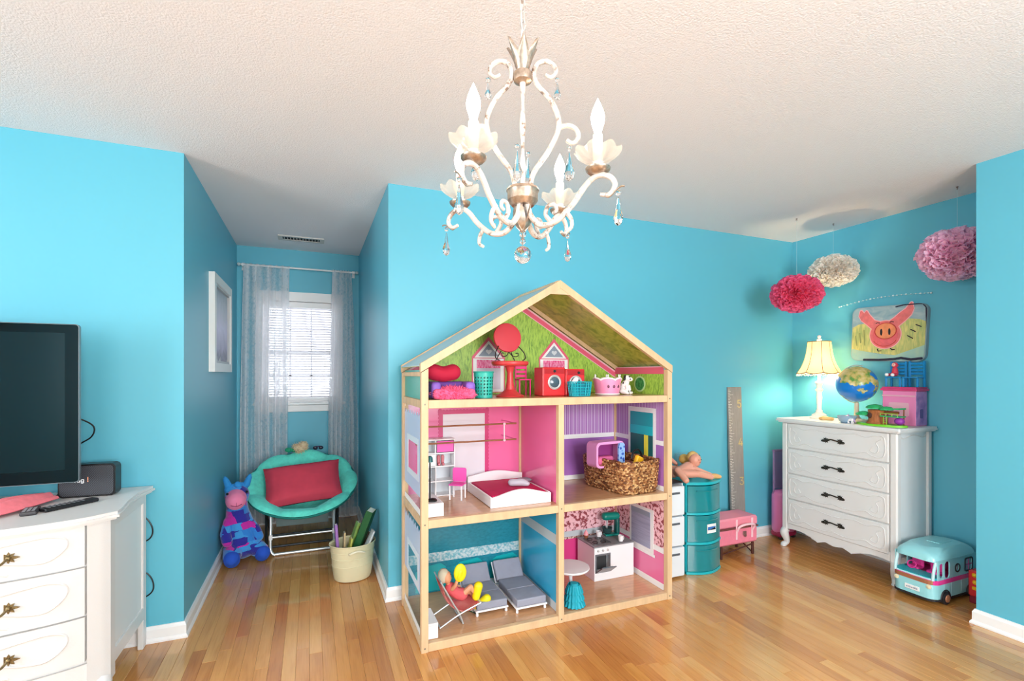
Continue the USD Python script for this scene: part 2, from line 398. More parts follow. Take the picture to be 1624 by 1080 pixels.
# ------------------------------------------------------------------ large furniture: the chest under the television
DZ = .775
def bow(x, off=0.):
    """Plan of the bowed chest front, mirrored about its middle."""
    t = abs(x + 1.36)
    return float(np.interp(t, [0, .16, .32, .44, .50, .56, .60, .63], [2.262, 2.267, 2.285, 2.315, 2.335, 2.363, 2.395, 2.43])) + off
def bowline(x0, x1, off, n=28): return [(x, bow(x, off)) for x in np.linspace(x0, x1, n)]
t = thing('chest_of_drawers', 'white bow-front chest carrying the television, at the left wall', 'chest of drawers', (0, 0, 0))
side = lambda x, sgn: [(x, 2.45), (x + sgn * .0, 2.6), (x - sgn * .008, 2.75), (x + sgn * .012, 2.893)]
def topslab(o, z0, z1):
    pts = bowline(-1.36 - .62 - o, -1.36 + .62 + o, -o, 40) + [(-.742 + o, 2.46), (-.758 + o, 2.6), (-.765 + o, 2.75), (-.742 + o, 2.89), (-1.978 - o, 2.89), (-1.955 - o, 2.75), (-1.962 - o, 2.6), (-1.978 - o, 2.46)]
    return ext(pts, z1 - z0, (0, 0, z0))
obj('top', cat(topslab(.022, DZ - .012, DZ), topslab(.03, DZ - .022, DZ - .0121), topslab(.018, DZ - .032, DZ - .0221)), WFURN, t, 25)
core = bowline(-1.93, -.79, .012) + [(-.79, 2.87), (-1.93, 2.87)]
obj('carcass', ext(core, DZ - .035 - .17, (0, 0, .17)), WFURN, t, 25)
for sgn, x in ((1, -.758), (-1, -1.962)):
    obj('side_panel', box(x - .012 - (sgn > 0) * .0, x + .004, 2.44, 2.86, .16, DZ - .033, .002), M('side_panel_paint', (226, 229, 230), .4), t)
    obj('side_frame', cat(box(x - .012, x + .012, 2.835, 2.885, .0, DZ - .033, .003), box(x - .012, x + .012, 2.43, 2.84, .14, .2, .003), box(x - .012, x + .012, 2.43, 2.84, DZ - .075, DZ - .033, .003)), WFURN, t)
    xs_ = np.linspace(-.80, -.742, 9) if sgn > 0 else np.linspace(-1.978, -1.92, 9)
    col = [(x_, bow(x_, -.004)) for x_ in xs_] + [(xs_[-1], 2.46), (xs_[0], 2.46)]
    obj('corner_post', ext(col, DZ - .033 - .1, (0, 0, .1)), WFURN, t, 25)
    fx = (xs_[0] + xs_[-1]) / 2
    obj('front_foot', tube(spline([(fx, 2.41, .11), (fx + sgn * .008, 2.385, .08), (fx + sgn * .004, 2.395, .04), (fx + sgn * .006, 2.38, .006)], 4), np.interp(np.linspace(0, 1, 13), [0, .3, .7, 1], [.034, .034, .018, .024]), 12), WFURN, t)
apr = [(-1.92, .16)] + [(-1.36 + .56 * q, .115 + .045 * (1 - abs(q)) ** .5 * abs(math.cos(q * 5.2)) - .02 * math.exp(-((abs(q) - .98) / .1) ** 2)) for q in np.linspace(-1, 1, 41)] + [(-.80, .16)]
ap = []
for (xa, za), (xb, zb) in zip(apr[1:-1], apr[2:-1]):
    ap.append(trimesh.convex.convex_hull(A([(x, bow(x, d), z) for x, z0 in ((xa, za), (xb, zb)) for d in (0., .015) for z in (z0, .205)])))
obj('apron', cat(ap), WFURN, t)
BRASS = M('antique_brass', (146, 128, 92), .4, metal=.85, var=.3, vs=120)
def rosette(c, r, nrm=(0, -1, 0)):
    """A leaf-shaped backplate for a bail pull."""
    n = A(nrm); xd = np.cross([0, 0, 1.], -n) * -1; ms = [sph(A(c) + n * .004, r * .3, 1)]
    for a, l in ((0, 1.25), (.75, .9), (1.57, .8), (2.4, .95), (3.14, 1.2), (3.9, .95), (4.71, .8), (5.5, .9)):
        lf = Polygon([(r * l * q * math.cos(a) + w * r * math.sin(a), r * l * q * math.sin(a) - w * r * math.cos(a)) for q, w in ((.1, .1), (.45, .2), (.7, .14), (1, 0), (.7, -.14), (.45, -.2), (.1, -.1))])
        ms.append(ext(lf, .003, A(c), xd, (0, 0, 1)))
    return cat(ms)
for k, (z0, z1) in enumerate(((.588, .748), (.397, .580), (.218, .389))):
    dr = bowline(-1.915, -.805, -.006, 44); bk = bowline(-1.915, -.805, .02, 44)
    d = obj('drawer', ext(dr + bk[::-1], z1 - z0, (0, 0, z0)), WFURN, t, 25)
    zc, hh = (z0 + z1) / 2, (z1 - z0) / 2
    mo = []
    for sg in (1, -1):
        loop = [(.03, .62), (.18, .60), (.30, .5), (.40, .62), (.46, .66), (.505, .45), (.505, .0), (.46, -.45), (.40, -.42), (.33, -.2), (.22, -.05), (.12, -.5), (.03, -.6)]
        pts = spline([(q, v) for q, v in loop], 6)
        mo.append(tube([(-1.36 + sg * q, bow(-1.36 + sg * q, -.0065), zc + v * hh) for q, v in pts], .0046, 6))
        mo.append(tube([(-1.36 + sg * q, bow(-1.36 + sg * q, -.0065), zc + v * hh) for q, v in spline([(.10, -.75), (.2, -.5), (.3, -.62), (.36, -.8)], 6)], .004, 6))
    obj('carved_moulding', cat(mo), WFURN, d)
    for hx in (-1.06, -1.66):
        b = [rosette((hx + sg * .062, bow(hx + sg * .062, -.0062), zc), .026) for sg in (1, -1)]
        b.append(tube(spline([(hx - .062, bow(hx - .062, -.012), zc), (hx - .05, bow(hx, -.03), zc - .014), (hx, bow(hx, -.034), zc - .02), (hx + .05, bow(hx, -.03), zc - .014), (hx + .062, bow(hx + .062, -.012), zc)], 5), .0042, 8))
        obj('bail_handle', cat(b), BRASS, d)

# ------------------------------------------------------------------ television and what lies by it
tv = thing('television', 'black flat-screen television standing on the white bow-front chest', 'television', (-1.5, 2.66, DZ))
X0, X1, Z0, Z1 = -.575, .577, .089, .760
bz = rrect(X0, X1, Z0, Z1, .012).difference(sbox(X0 + .046, Z0 + .05, X1 - .046, Z1 - .034))
obj('bezel', ext(bz, .012, (0, -.01, 0), (1, 0, 0), (0, 0, 1)), M('gloss_black', (14, 12, 13), .07, coat=.6), tv)
obj('edge_trim', ext(rrect(X0 - .003, X1 + .003, Z0 - .003, Z1 + .003, .014).difference(rrect(X0 + .0002, X1 - .0002, Z0 + .0002, Z1 - .0002, .012)), .018, (0, -.005, 0), (1, 0, 0), (0, 0, 1)), M('smoked_clear_edge', (120, 130, 136), .15, metal=.4), tv)
obj('screen', box(X0 + .045, X1 - .045, -.014, -.008, Z0 + .049, Z1 - .033), M('dark_screen', (10, 11, 13), .12, ior=1.95), tv, False)
obj('back_shell', cat(box(X0 + .01, X1 - .01, -.008, .03, Z0 + .01, Z1 - .01, .01), box(X0 + .2, X1 - .2, .03, .07, Z0 + .1, Z1 - .15, .02)), BLACK, tv)
obj('stand_neck', box(-.1, .1, .0, .03, .01, .16, .005), BLACK, tv)
obj('stand_base', ext(rrect(-.30, .30, -.10, .14, .05), .012), M('gloss_black', (14, 12, 13), .07), tv)
CAB = M('black_cable', (16, 18, 22), .4)
for name, lab, pts in (
    ('power_cable', 'thin black cable looping out at the right edge of the television', [(-1.02, 2.75, 1.14), (-.96, 2.77, 1.12), (-.918, 2.78, 1.085), (-.925, 2.78, 1.04), (-.98, 2.80, 1.0), (-1.06, 2.84, .92)]),
    ('power_cable', 'upper black cable loop showing behind the right side of the television chest', [(-.82, 2.899, .66), (-.755, 2.899, .62), (-.725, 2.899, .56), (-.74, 2.899, .51), (-.82, 2.899, .48)]),
    ('power_cable', 'lower black cable loop near the floor beside the television chest', [(-.82, 2.899, .37), (-.75, 2.899, .345), (-.722, 2.899, .29), (-.735, 2.899, .24), (-.82, 2.899, .2)]),
    ('power_cable', 'slack black cable lying under the television in front of the small speaker', [(-1.42, 2.78, .8), (-1.25, 2.74, DZ + .02), (-1.14, 2.72, DZ + .004), (-1.06, 2.73, DZ + .004), (-1.02, 2.79, DZ + .03), (-1.0, 2.83, DZ + .06)])):
    c = obj(name, tube(spline(pts, 8), .0032, 8), CAB); tag(c, lab, 'cable')
sp = thing('portable_speaker', 'dark grey mesh loudspeaker half hidden by the television edge', 'speaker', (-.925, 2.765, DZ), -3)
obj('housing', ext(rrect(-.105, .105, 0, .146, .02), .06, (0, .03, 0), (1, 0, 0), (0, 0, 1)), BLACK, sp)
gm = custom('speaker_mesh', {'t': ('texture_coordinate', {}), 'm': ('mapping', dict(scale=(260, 260, 260))), 'c': ('checker_texture', dict(color1=tuple(lin((28, 30, 36))), color2=tuple(lin((96, 100, 110))), scale=1.)), 'p': ('principled_bsdf', dict(roughness=.6)), 'n': ('noise_texture', dict(scale=2.5)), 'x': ('mix', dict(color1=tuple(lin((34, 36, 42))), fac=.5))},
            [('t.object', 'm.vector'), ('m.vector', 'c.vector'), ('m.vector', 'n.vector'), ('n.fac', 'x.fac'), ('c.color', 'x.color2'), ('x.color', 'p.base_color')], 'p.BSDF')
obj('grille', ext(rrect(-.098, .098, .008, .139, .016), .004, (0, -.0301, 0), (1, 0, 0), (0, 0, 1)), gm, sp)
obj('lettering', frame(meshkit.text_mesh('rug', .017, .001, bold=True), (-.045, -.0342, .068), (1, 0, 0), (0, 0, 1)), M('white_print', (240, 240, 240), .4), sp, False)
obj('lettering', frame(meshkit.text_mesh('!', .021, .001, bold=True), (.0, -.0342, .069), (1, 0, 0), (0, 0, 1)), M('orange_print', (250, 170, 130), .4), sp, False)
def remote(loc, rz, L, W, lab, m):
    r = thing('remote_control', lab, 'remote control', loc, rz)
    obj('body', T(rbox((W, L, .017), .006), (0, 0, .0085)), m, r)
    obj('button', cat([T(box(-.005, .005, -.003, .003, 0, .002, .0008), (i * W * .27, -L * .4 + j * L * .088, .0165)) for i in (-1, 0, 1) for j in range(8)]), M('grey_buttons', (130, 132, 138), .5), r, kind='stuff')
    return r
remote((-1.025, 2.50, DZ), 14, .10, .05, 'short dark remote beside the pink cloth on the television chest', M('charcoal_plastic', (58, 56, 60), .4))
remote((-.925, 2.565, DZ), -42, .19, .045, 'long black remote with white buttons lying nearest the speaker', M('black_gloss_remote', (26, 26, 30), .25))
def cloth(u, v):
    x = (u - .5) * .13; y = (v - .5) * .34
    z = .012 + .032 * math.sin(PI * u) ** .7 * (.55 + .45 * math.sin(PI * v)) + .007 * math.sin(18 * u + 3 * v) * math.sin(PI * u)
    return (x * (1 + .25 * math.sin(4 * v)), y, max(z, .004))
pk = obj('folded_cloth', T(sheet(cloth, 22, 24, .006), (-1.13, 2.56, DZ + .001), -26), M('coral_fleece', (248, 128, 140), .9, var=.08, vs=40, bump=.001, bs=150, sheen=.3)); tag(pk, 'crumpled coral pink cloth at the left of the television chest top', 'cloth')

# ------------------------------------------------------------------ white chest of drawers by the right wall
RZ = .985
t = thing('chest_of_drawers', 'white four-drawer chest with cabriole feet carrying the lamp and globe', 'chest of drawers', (0, 0, 0))
ya, yb, xf, xw = 1.885, 2.69, 3.375, 3.765
def topr(o): return rrect(xf - o, xw - .018, ya - o, yb + o, .012)
obj('top', cat(ext(topr(.028), .011, (0, 0, RZ - .011)), ext(topr(.033), .009, (0, 0, RZ - .0201)), ext(topr(.02), .01, (0, 0, RZ - .0302))), WFURN, t)
obj('carcass', box(xf + .014, xw - .03, ya + .02, yb - .02, .165, RZ - .031), WFURN, t)
obj('side_panel', box(xf + .03, xw - .04, ya + .012, ya + .02, .165, RZ - .032), M('side_panel_paint', (226, 229, 230), .4), t)
obj('side_panel', box(xf + .03, xw - .04, yb - .02, yb - .012, .165, RZ - .032), M('side_panel_paint', (226, 229, 230), .4), t)
for y in (ya, yb - .045):
    obj('corner_post', box(xf, xf + .045, y, y + .045, .13, RZ - .031, .008), WFURN, t)
    obj('back_post', box(xw - .065, xw - .025, y, y + .045, .0, RZ - .031, .006), WFURN, t)
    yc = y + .0225; sg = -1 if y == ya else 1
    foot = spline([(xf + .024, yc, .135), (xf + .012, yc + sg * .010, .105), (xf + .02, yc, .06), (xf + .024, yc - sg * .004, .03), (xf + .008, yc + sg * .01, .012), (xf + .008, yc + sg * .01, .001)], 5)
    obj('cabriole_foot', tube(foot, np.interp(np.linspace(0, 1, len(foot)), [0, .25, .6, .82, 1], [.027, .03, .017, .021, .024]), 12), WFURN, t)
for yy, w_ in ((ya, 1), (yb, -1)):
    top_ = [(q, RZ - .031) for q in (xf + .03, xw - .04)]
obj('side_moulding', tube(spline([(xf + .05, ya + .012, RZ - .05), (xf + .08, ya + .01, RZ - .068), (xf + .19, ya + .01, RZ - .05), (xw - .1, ya + .01, RZ - .068), (xw - .07, ya + .012, RZ - .05)], 6), .004, 6), WFURN, t)
ap = [(ya + .04, .2)] + [(ya + .045 + (yb - ya - .09) * q, .105 + .032 * abs(math.sin(PI * 3 * q)) * (1 if .3 < q < .7 else .9) + (.035 * abs(2 * q - 1) ** 3) + (-.02 if .42 < q < .58 else 0) * math.sin(PI * (q - .42) / .16)) for q in np.linspace(0, 1, 49)] + [(yb - .04, .2)]
obj('apron', ext(ap, .02, (xf + .006, 0, 0), (0, 1, 0), (0, 0, 1)), WFURN, t)
BRZ = M('dark_bronze', (62, 58, 52), .45, metal=.6, var=.3, vs=100)
for k in range(4):
    z1 = RZ - .036 - k * .1935; z0 = z1 - .186
    y0_, y1_ = ya + .05, yb - .05
    d = obj('drawer', box(xf - .002, xf + .02, y0_, y1_, z0, z1, .004), WFURN, t)
    zc, hh, ym, hw = (z0 + z1) / 2, (z1 - z0) / 2, (y0_ + y1_) / 2, (y1_ - y0_) / 2
    mo = []
    for sg in (1, -1):
        lp = [(.02, .55), (.2, .62), (.42, .72), (.62, .58), (.78, .74), (.92, .7), (.945, .2), (.945, -.3), (.9, -.7), (.74, -.72), (.6, -.5), (.4, -.7), (.18, -.72), (.02, -.62)]
        mo.append(tube([(xf - .0025, ym + sg * q * hw, zc + v * hh) for q, v in spline(lp, 5)], .0032, 6))
        mo.append(tube([(xf - .0025, ym + sg * q * hw, zc + v * hh) for q, v in spline([(.88, .5), (.8, .25), (.84, -.1), (.8, -.45), (.7, -.35), (.74, -.05)], 5)], .0028, 6))
    obj('carved_moulding', cat(mo), WFURN, d)
    b = [rosette((xf - .0025, ym + sg * .05, zc), .024, (-1, 0, 0)) for sg in (1, -1)] + [sph((xf - .006, ym + sg * .072, zc - .006), .012, 1, (.4, 1, .6)) for sg in (1, -1)]
    b.append(tube(spline([(xf - .006, ym - .05, zc + .004), (xf - .026, ym - .04, zc + .006), (xf - .03, ym, zc + .012), (xf - .026, ym + .04, zc + .006), (xf - .006, ym + .05, zc + .004)], 5), .0045, 8))
    obj('bail_handle', cat(b), BRZ, d)

# ------------------------------------------------------------------ chandelier
CX, CY = .462, 1.053
ch = thing('chandelier', 'four-armed distressed white chandelier with crystal drops hanging from the ceiling', 'chandelier', (CX, CY, 0))
DIST = custom('distressed_white_metal', {'t': ('texture_coordinate', {}), 'n': ('noise_texture', dict(scale=45., detail=5., roughness=.7)),
    'r': ('rgb_ramp', {'ramp': [(.36, tuple(lin((122, 100, 86)))), (.47, tuple(lin((206, 196, 188)))), (.8, tuple(lin((226, 220, 214))))]}), 'p': ('principled_bsdf', dict(roughness=.35, metallic=.15))},
    [('t.object', 'n.vector'), ('n.fac', 'r.fac'), ('r.color', 'p.base_color')], 'p.BSDF')
SILV = M('tarnished_silver_gilt', (176, 158, 142), .35, metal=.8, var=.35, vs=70)
CRYS = M('crystal', (255, 255, 255), .02, trans=1., ior=1.5)
GLASSY = custom('pressed_glass', {'g': ('glass_bsdf', dict(roughness=.12, IOR=1.4, color=(1, .99, .97))), 't': ('transparent_bsdf', {}), 'd': ('translucent_bsdf', dict(color=(.9, .87, .82))), 'x': ('mix_closure', dict(fac=.45)), 'y': ('mix_closure', dict(fac=.15))},
                [('g.BSDF', 'x.closure1'), ('t.BSDF', 'x.closure2'), ('x.closure', 'y.closure1'), ('d.BSDF', 'y.closure2')], 'y.closure')
BULBM = emitter('lit_bulb', (255, 228, 196), BULB)
SLEEVE = leaf_like('candle_sleeve', (250, 244, 232), .5, .4)
def pol(r, a, z): return (r * math.cos(a), r * math.sin(a), z)
def drop(top, L, w):
    x, y, z = top
    return cat(sph((x, y, z - .008), .006, 1), lathe([(0, z - .016), (.0018, z - .02), (w * .5, z - .016 - L * .45), (w, z - .016 - L * .72), (w * .7, z - .016 - L * .92), (0, z - .016 - L)], 8, (x, y, 0)))
obj('ceiling_canopy', lathe([(.062, H), (.06, H - .008), (.03, H - .024), (.008, H - .034), (0, H - .036)], 28), DIST, ch)
lk = []
zt, n_ = H - .03, 0
while zt > 2.105:
    pts = [(.0065 * math.cos(q), 0, zt - .014 + .014 * math.sin(q)) for q in np.linspace(0, 2 * PI, 14, endpoint=False)]
    lk.append(T(tube(pts, .0016, 6, True), rz=90 * (n_ % 2) + 40)); zt -= .0225; n_ += 1
obj('chain', cat(lk), DIST, ch)
obj('supply_wire', tube([(.004 * math.sin(40 * z), .004 * math.cos(40 * z), z) for z in np.linspace(2.07, 2.41, 40)], .0016, 6), M('clear_wire', (220, 214, 204), .3), ch)
cr = []
for k in range(6):
    a = k * PI / 3 + .2
    def leaf(u, v, a=a):
        r = .012 + .030 * u ** 1.4; hw = .015 * math.sin(PI * min(.15 + .85 * u, 1)) ** .8 * (1 - u * .2) * (2 * v - 1)
        p = A(pol(r - .006 * (2 * v - 1) ** 2, a, 2.033 + .074 * u)); return p + A((-math.sin(a), math.cos(a), 0)) * hw
    cr.append(sheet(leaf, 8, 4, .002))
obj('leaf_crown', cat(cr), SILV, ch)
obj('collar', lathe([(.012, 2.012), (.021, 2.016), (.023, 2.026), (.021, 2.036), (.012, 2.04)], 24), SILV, ch)
obj('centre_rod', tube([(0, 0, z) for z in np.linspace(1.74, 2.06, 30)], [.0055 + .0018 * math.sin(60 * z) for z in np.linspace(1.74, 2.06, 30)], 10), DIST, ch)
obj('hub_ring', lathe([(.026, 1.722), (.031, 1.727), (.036, 1.734), (.036, 1.752), (.039, 1.757), (.037, 1.762), (.02, 1.764)], 30), SILV, ch)
ft = []
for k in range(6):
    a = k * PI / 3
    def leaf2(u, v, a=a):
        r = .016 * (1 - u) ** .7 + .004 + .006 * math.sin(PI * u); hw = .009 * math.sin(PI * min(.2 + .8 * (1 - u), 1)) * (2 * v - 1)
        return A(pol(r, a, 1.722 - .06 * u)) + A((-math.sin(a), math.cos(a), 0)) * hw
    ft.append(sheet(leaf2, 6, 3, .002))
obj('leaf_finial', cat(ft), SILV, ch)
obj('crystal_bead', sph((0, 0, 1.655), .0085, 2), CRYS, ch)
obj('crystal_bead', sph((0, 0, 1.638), .0075, 2), CRYS, ch)
obj('bead_wire', rod((0, 0, 1.665), (0, 0, 1.622), .0009, 6), SILV, ch)
bl = trimesh.creation.icosphere(2, .0205); bl.apply_translation((0, 0, 1.606))
obj('crystal_ball', bl, CRYS, ch, smooth=False)
A0 = math.radians(-145.5)
for k in range(4):
    a = A0 + k * PI / 2
    ap_ = spline([(.012, 1.725), (.022, 1.694), (.05, 1.668), (.09, 1.671), (.13, 1.70), (.162, 1.736), (.19, 1.751), (.218, 1.742), (.229, 1.722), (.216, 1.706), (.197, 1.709)], 6)
    arm = obj('arm', tube([pol(r, a, z) for r, z in ap_], np.interp(np.linspace(0, 1, len(ap_)), [0, .7, 1], [.0072, .0062, .0044]), 10), DIST, ch)
    cc = spline([(.075, 1.672), (.062, 1.69), (.068, 1.708), (.085, 1.708), (.09, 1.695), (.08, 1.69)], 5)
    obj('scroll', tube([pol(r, a, z) for r, z in cc], np.linspace(.0055, .004, len(cc)), 8), DIST, arm)
    c2 = spline([(.11, 1.69), (.125, 1.672), (.128, 1.652), (.115, 1.642)], 5)
    obj('scroll', tube([pol(r, a, z) for r, z in c2], np.linspace(.0055, .004, len(c2)), 8), DIST, arm)
    x, y, _ = pol(.19, a, 0)
    cd = obj('candle', lathe([(.0105, 1.764), (.0105, 1.838), (.008, 1.84)], 16, (x, y, 0)), SLEEVE, ch)
    obj('drip_cup', lathe([(.006, 1.753), (.02, 1.756), (.026, 1.762), (.027, 1.767), (.012, 1.768)], 24, (x, y, 0)), SILV, cd)
    V = []
    def dish(u, v, x=x, y=y):
        th = 2 * PI * u; r = .0125 + (.034 + .005 * abs(math.cos(4 * th))) * v
        return (x + r * math.cos(th), y + r * math.sin(th), 1.781 + .022 * v ** 2 + .004 * math.cos(8 * th) * v)
    obj('glass_bobeche', sheet(dish, 64, 7, .0022), GLASSY, cd)
    obj('bulb', lathe([(.006, 1.836), (.0095, 1.85), (.0145, 1.866), (.0155, 1.876), (.0125, 1.889), (.007, 1.903), (.003, 1.912), (0, 1.918)], 16, (x, y, 0)), BULBM, cd)
    e = pol(.236, a, 1.722)
    obj('hook', tube(spline([pol(.2, a, 1.71), pol(.215, a, 1.7), pol(.238, a, 1.716), pol(.25, a, 1.716)], 4), .0016, 6), SILV, arm)
    obj('crystal_drop', drop((e[0], e[1], 1.713), .062, .0105), CRYS, arm, smooth=False)
    q = pol(.024, a, 0)
    if k % 2 == 0: obj('crystal_drop', drop((q[0], q[1], 1.862), .075, .012), CRYS, ch, smooth=False)
for k in range(2):
    b = math.radians((157.6, -22.4)[k])
    ly = spline([(.018, 1.762), (.026, 1.80), (.06, 1.85), (.082, 1.895), (.084, 1.93), (.066, 1.972), (.036, 2.006), (.026, 2.032), (.034, 2.056), (.055, 2.064), (.074, 2.053), (.078, 2.036), (.066, 2.026), (.054, 2.032)], 6)
    L = obj('lyre_scroll', tube([pol(r, b, z) for r, z in ly], np.interp(np.linspace(0, 1, len(ly)), [0, .6, 1], [.0062, .006, .004]), 10), DIST, ch)
    sc = spline([(.08, 1.903), (.105, 1.912), (.127, 1.902), (.131, 1.882), (.118, 1.87), (.104, 1.877)], 6)
    obj('scroll', tube([pol(r, b, z) for r, z in sc], np.linspace(.006, .005, len(sc)), 8), DIST, L)
    e = pol(.11, b, 0); obj('crystal_drop', drop((e[0], e[1], 1.866), .07, .013), CRYS, L, smooth=False)
    e = pol(.082, b, 0); obj('crystal_drop', drop((e[0], e[1], 2.028), .04, .0085), CRYS, L, smooth=False)

# ------------------------------------------------------------------ alcove: vent, blind, rod, curtains, picture
v = thing('ceiling_vent', 'slotted metal air vent in the ceiling of the window alcove', 'air vent', (-.075, 4.372, H))
obj('rim', ext(rrect(-.175, .175, -.072, .072, .006).difference(sbox(-.14, -.045, .14, .045)), .008, (0, 0, -.008)), M('vent_enamel', (206, 204, 200), .5), v)
obj('duct', box(-.14, .14, -.045, .045, -.0016, -.0006), M('duct_dark', (40, 42, 44), .8), v)
for k in range(12):
    obj('louvre', cbox((-.128 + k * .0233, 0, -.005), (.0015, .088, .009), 0, ry=35 if k < 6 else -35), M('vent_enamel', (206, 204, 200), .5), v)
bd = thing('window_blind', 'white slatted blind lowered over the alcove window', 'window blind', (-.0875, Y1 + .028, 0))
BL = leaf_like('blind_slat', (240, 240, 246), .3, .5)
obj('headrail', box(-.298, .298, -.02, .02, 1.925, 1.975, .003), WHITE, bd)
n_ = 36
for k in range(n_):
    z = 1.118 + k * (1.918 - 1.118) / (n_ - 1)
    obj('slat', cbox((0, 0, z), (.592, .022, .0012), 0, rx=-24), BL, bd, smooth=False)
obj('bottom_rail', box(-.296, .296, -.013, .013, 1.085, 1.103, .003), WHITE, bd)
for x in (-.2, .2): obj('ladder_cord', rod((x, -.0125, 1.1), (x, -.0125, 1.93), .0011, 5), WHITE, bd)
cr_ = thing('curtain_rod', 'white curtain rod above the alcove window', 'curtain rod', (-.09, Y1 - .065, 2.265))
obj('pole', rod((-.475, 0, 0), (.475, 0, 0), .008, 12), WHITE, cr_)
for s in (-1, 1):
    obj('finial', cat(sph((s * .482, 0, 0), .015, 2), sph((s * .468, 0, 0), .009, 2)), M('clear_finial', (225, 240, 244), .1, trans=.4), cr_)
    obj('bracket', cat(box(s * .455 - .006, s * .455 + .006, -.01, .0645, -.016, -.009, .001), box(s * .455 - .012, s * .455 + .012, .058, .0645, -.04, .025, .001)), WHITE, cr_)
LACE = custom('white_lace', {
    't': ('texture_coordinate', {}), 'm': ('mapping', dict(scale=(1., 1., 1.))), 'm2': ('mapping', dict(scale=(17., 1., .25))),
    'v': ('voronoi_texture', dict(scale=44., feature='f1')), 'n': ('noise_texture', dict(scale=38., detail=4., roughness=.7)), 'b': ('noise_texture', dict(scale=1., detail=1.)),
    'vr': ('map_range', dict(from_min=.15, from_max=.55, to_min=.95, to_max=.4, clamp=True)), 'nr': ('map_range', dict(from_min=.36, from_max=.6, to_min=.45, to_max=.95, clamp=True)), 'br': ('map_range', dict(from_min=.34, from_max=.56, to_min=.45, to_max=1.35, clamp=True)),
    'a': ('math', dict(math_type='maximum')), 'a2': ('math', dict(math_type='multiply', use_clamp=True)),
    'd': ('principled_bsdf', dict(base_color=tuple(lin((252, 252, 253))), roughness=.8)), 'tr': ('translucent_bsdf', dict(color=tuple(lin((244, 244, 248))))), 'x1': ('mix_closure', dict(fac=.5)), 'tp': ('transparent_bsdf', {}), 'x': ('mix_closure', {})},
    [('t.object', 'v.vector'), ('t.object', 'n.vector'), ('t.object', 'm2.vector'), ('m2.vector', 'b.vector'), ('v.distance', 'vr.value'), ('n.fac', 'nr.value'), ('b.fac', 'br.value'), ('vr.result', 'a.value1'), ('nr.result', 'a.value2'), ('a.value', 'a2.value1'), ('br.result', 'a2.value2'),
     ('d.BSDF', 'x1.closure1'), ('tr.BSDF', 'x1.closure2'), ('tp.BSDF', 'x.closure1'), ('x1.closure', 'x.closure2'), ('a2.value', 'x.fac')], 'x.closure')
def curtain(lab, tx0, tx1, bx0, bx1, seed, z0=.03):
    r = np.random.default_rng(seed); ph = r.uniform(0, 6, 4)
    c = thing('lace_curtain', lab, 'curtain', (0, Y1 - .065, 0))
    def f(u, v):
        z = 2.262 + (z0 - 2.262) * v; k = min(v * 1.6, 1) ** .8
        x = (tx0 + (tx1 - tx0) * u) * (1 - k) + (bx0 + (bx1 - bx0) * u) * k
        y = (.012 + .014 * k) * math.sin(2 * PI * 7 * u + ph[0] + .6 * math.sin(3 * v + ph[1])) + .008 * math.sin(17 * u + 4 * v + ph[2])
        return (x + .006 * math.sin(2 * PI * 7 * u + ph[3]), y - .012 * k, z)
    obj('panel', sheet(f, 120, 34), LACE, c, True)
    def hd(u, v):
        x = tx0 + (tx1 - tx0) * u
        th = v * 1.5 * PI
        return (x, -.013 * math.cos(th) + .004 * math.sin(60 * u), 2.262 + .013 * math.sin(th) + .022 * v * (1 + .3 * math.sin(45 * u + ph[1])) * (v > .6))
    obj('gathered_heading', sheet(hd, 90, 8), LACE, c, True)
    return c
curtain('wide lace curtain on the left side of the alcove window', -.535, -.175, -.565, -.19, 3)
curtain('narrow lace curtain on the right side of the alcove window', .175, .335, .135, .395, 5)
pf = thing('framed_picture', 'white framed grey and lavender picture on the left alcove wall', 'picture', (XA, 3.905, 1.655))
fr = sbox(-.358, -.316, .358, .316)
obj('frame', ext(fr.difference(sbox(-.30, -.258, .30, .258)), .034, (0, 0, 0), (0, 1, 0), (0, 0, 1)), M('frame_white', (238, 238, 236), .4), pf)
obj('inner_lip', ext(sbox(-.30, -.258, .30, .258).difference(sbox(-.285, -.243, .285, .243)), .026, (0, 0, 0), (0, 1, 0), (0, 0, 1)), M('lip_shadow_grey', (196, 198, 200), .5), pf)
art = custom('misty_print', {'t': ('texture_coordinate', {}), 's': ('separate_xyz', {}), 'n': ('noise_texture', dict(scale=9., detail=5., distortion=.8)), 'm': ('math', dict(math_type='multiply_add', value2=.16)), 'mr': ('map_range', dict(from_min=-.17, from_max=.36, clamp=True)),
    'r': ('rgb_ramp', {'ramp': [(0, tuple(lin((206, 210, 206)))), (.06, tuple(lin((120, 118, 144)))), (.2, tuple(lin((182, 176, 206)))), (.45, tuple(lin((222, 212, 240)))), (.7, tuple(lin((196, 200, 214)))), (1, tuple(lin((150, 166, 172))))]}), 'p': ('principled_bsdf', dict(roughness=.4))},
    [('t.object', 's.vector'), ('t.object', 'n.vector'), ('n.fac', 'm.value1'), ('s.z', 'm.value3'), ('m.value', 'mr.value'), ('mr.result', 'r.fac'), ('r.color', 'p.base_color')], 'p.BSDF')
obj('print', box(.001, .012, -.286, .286, -.244, .244), art, pf, False)

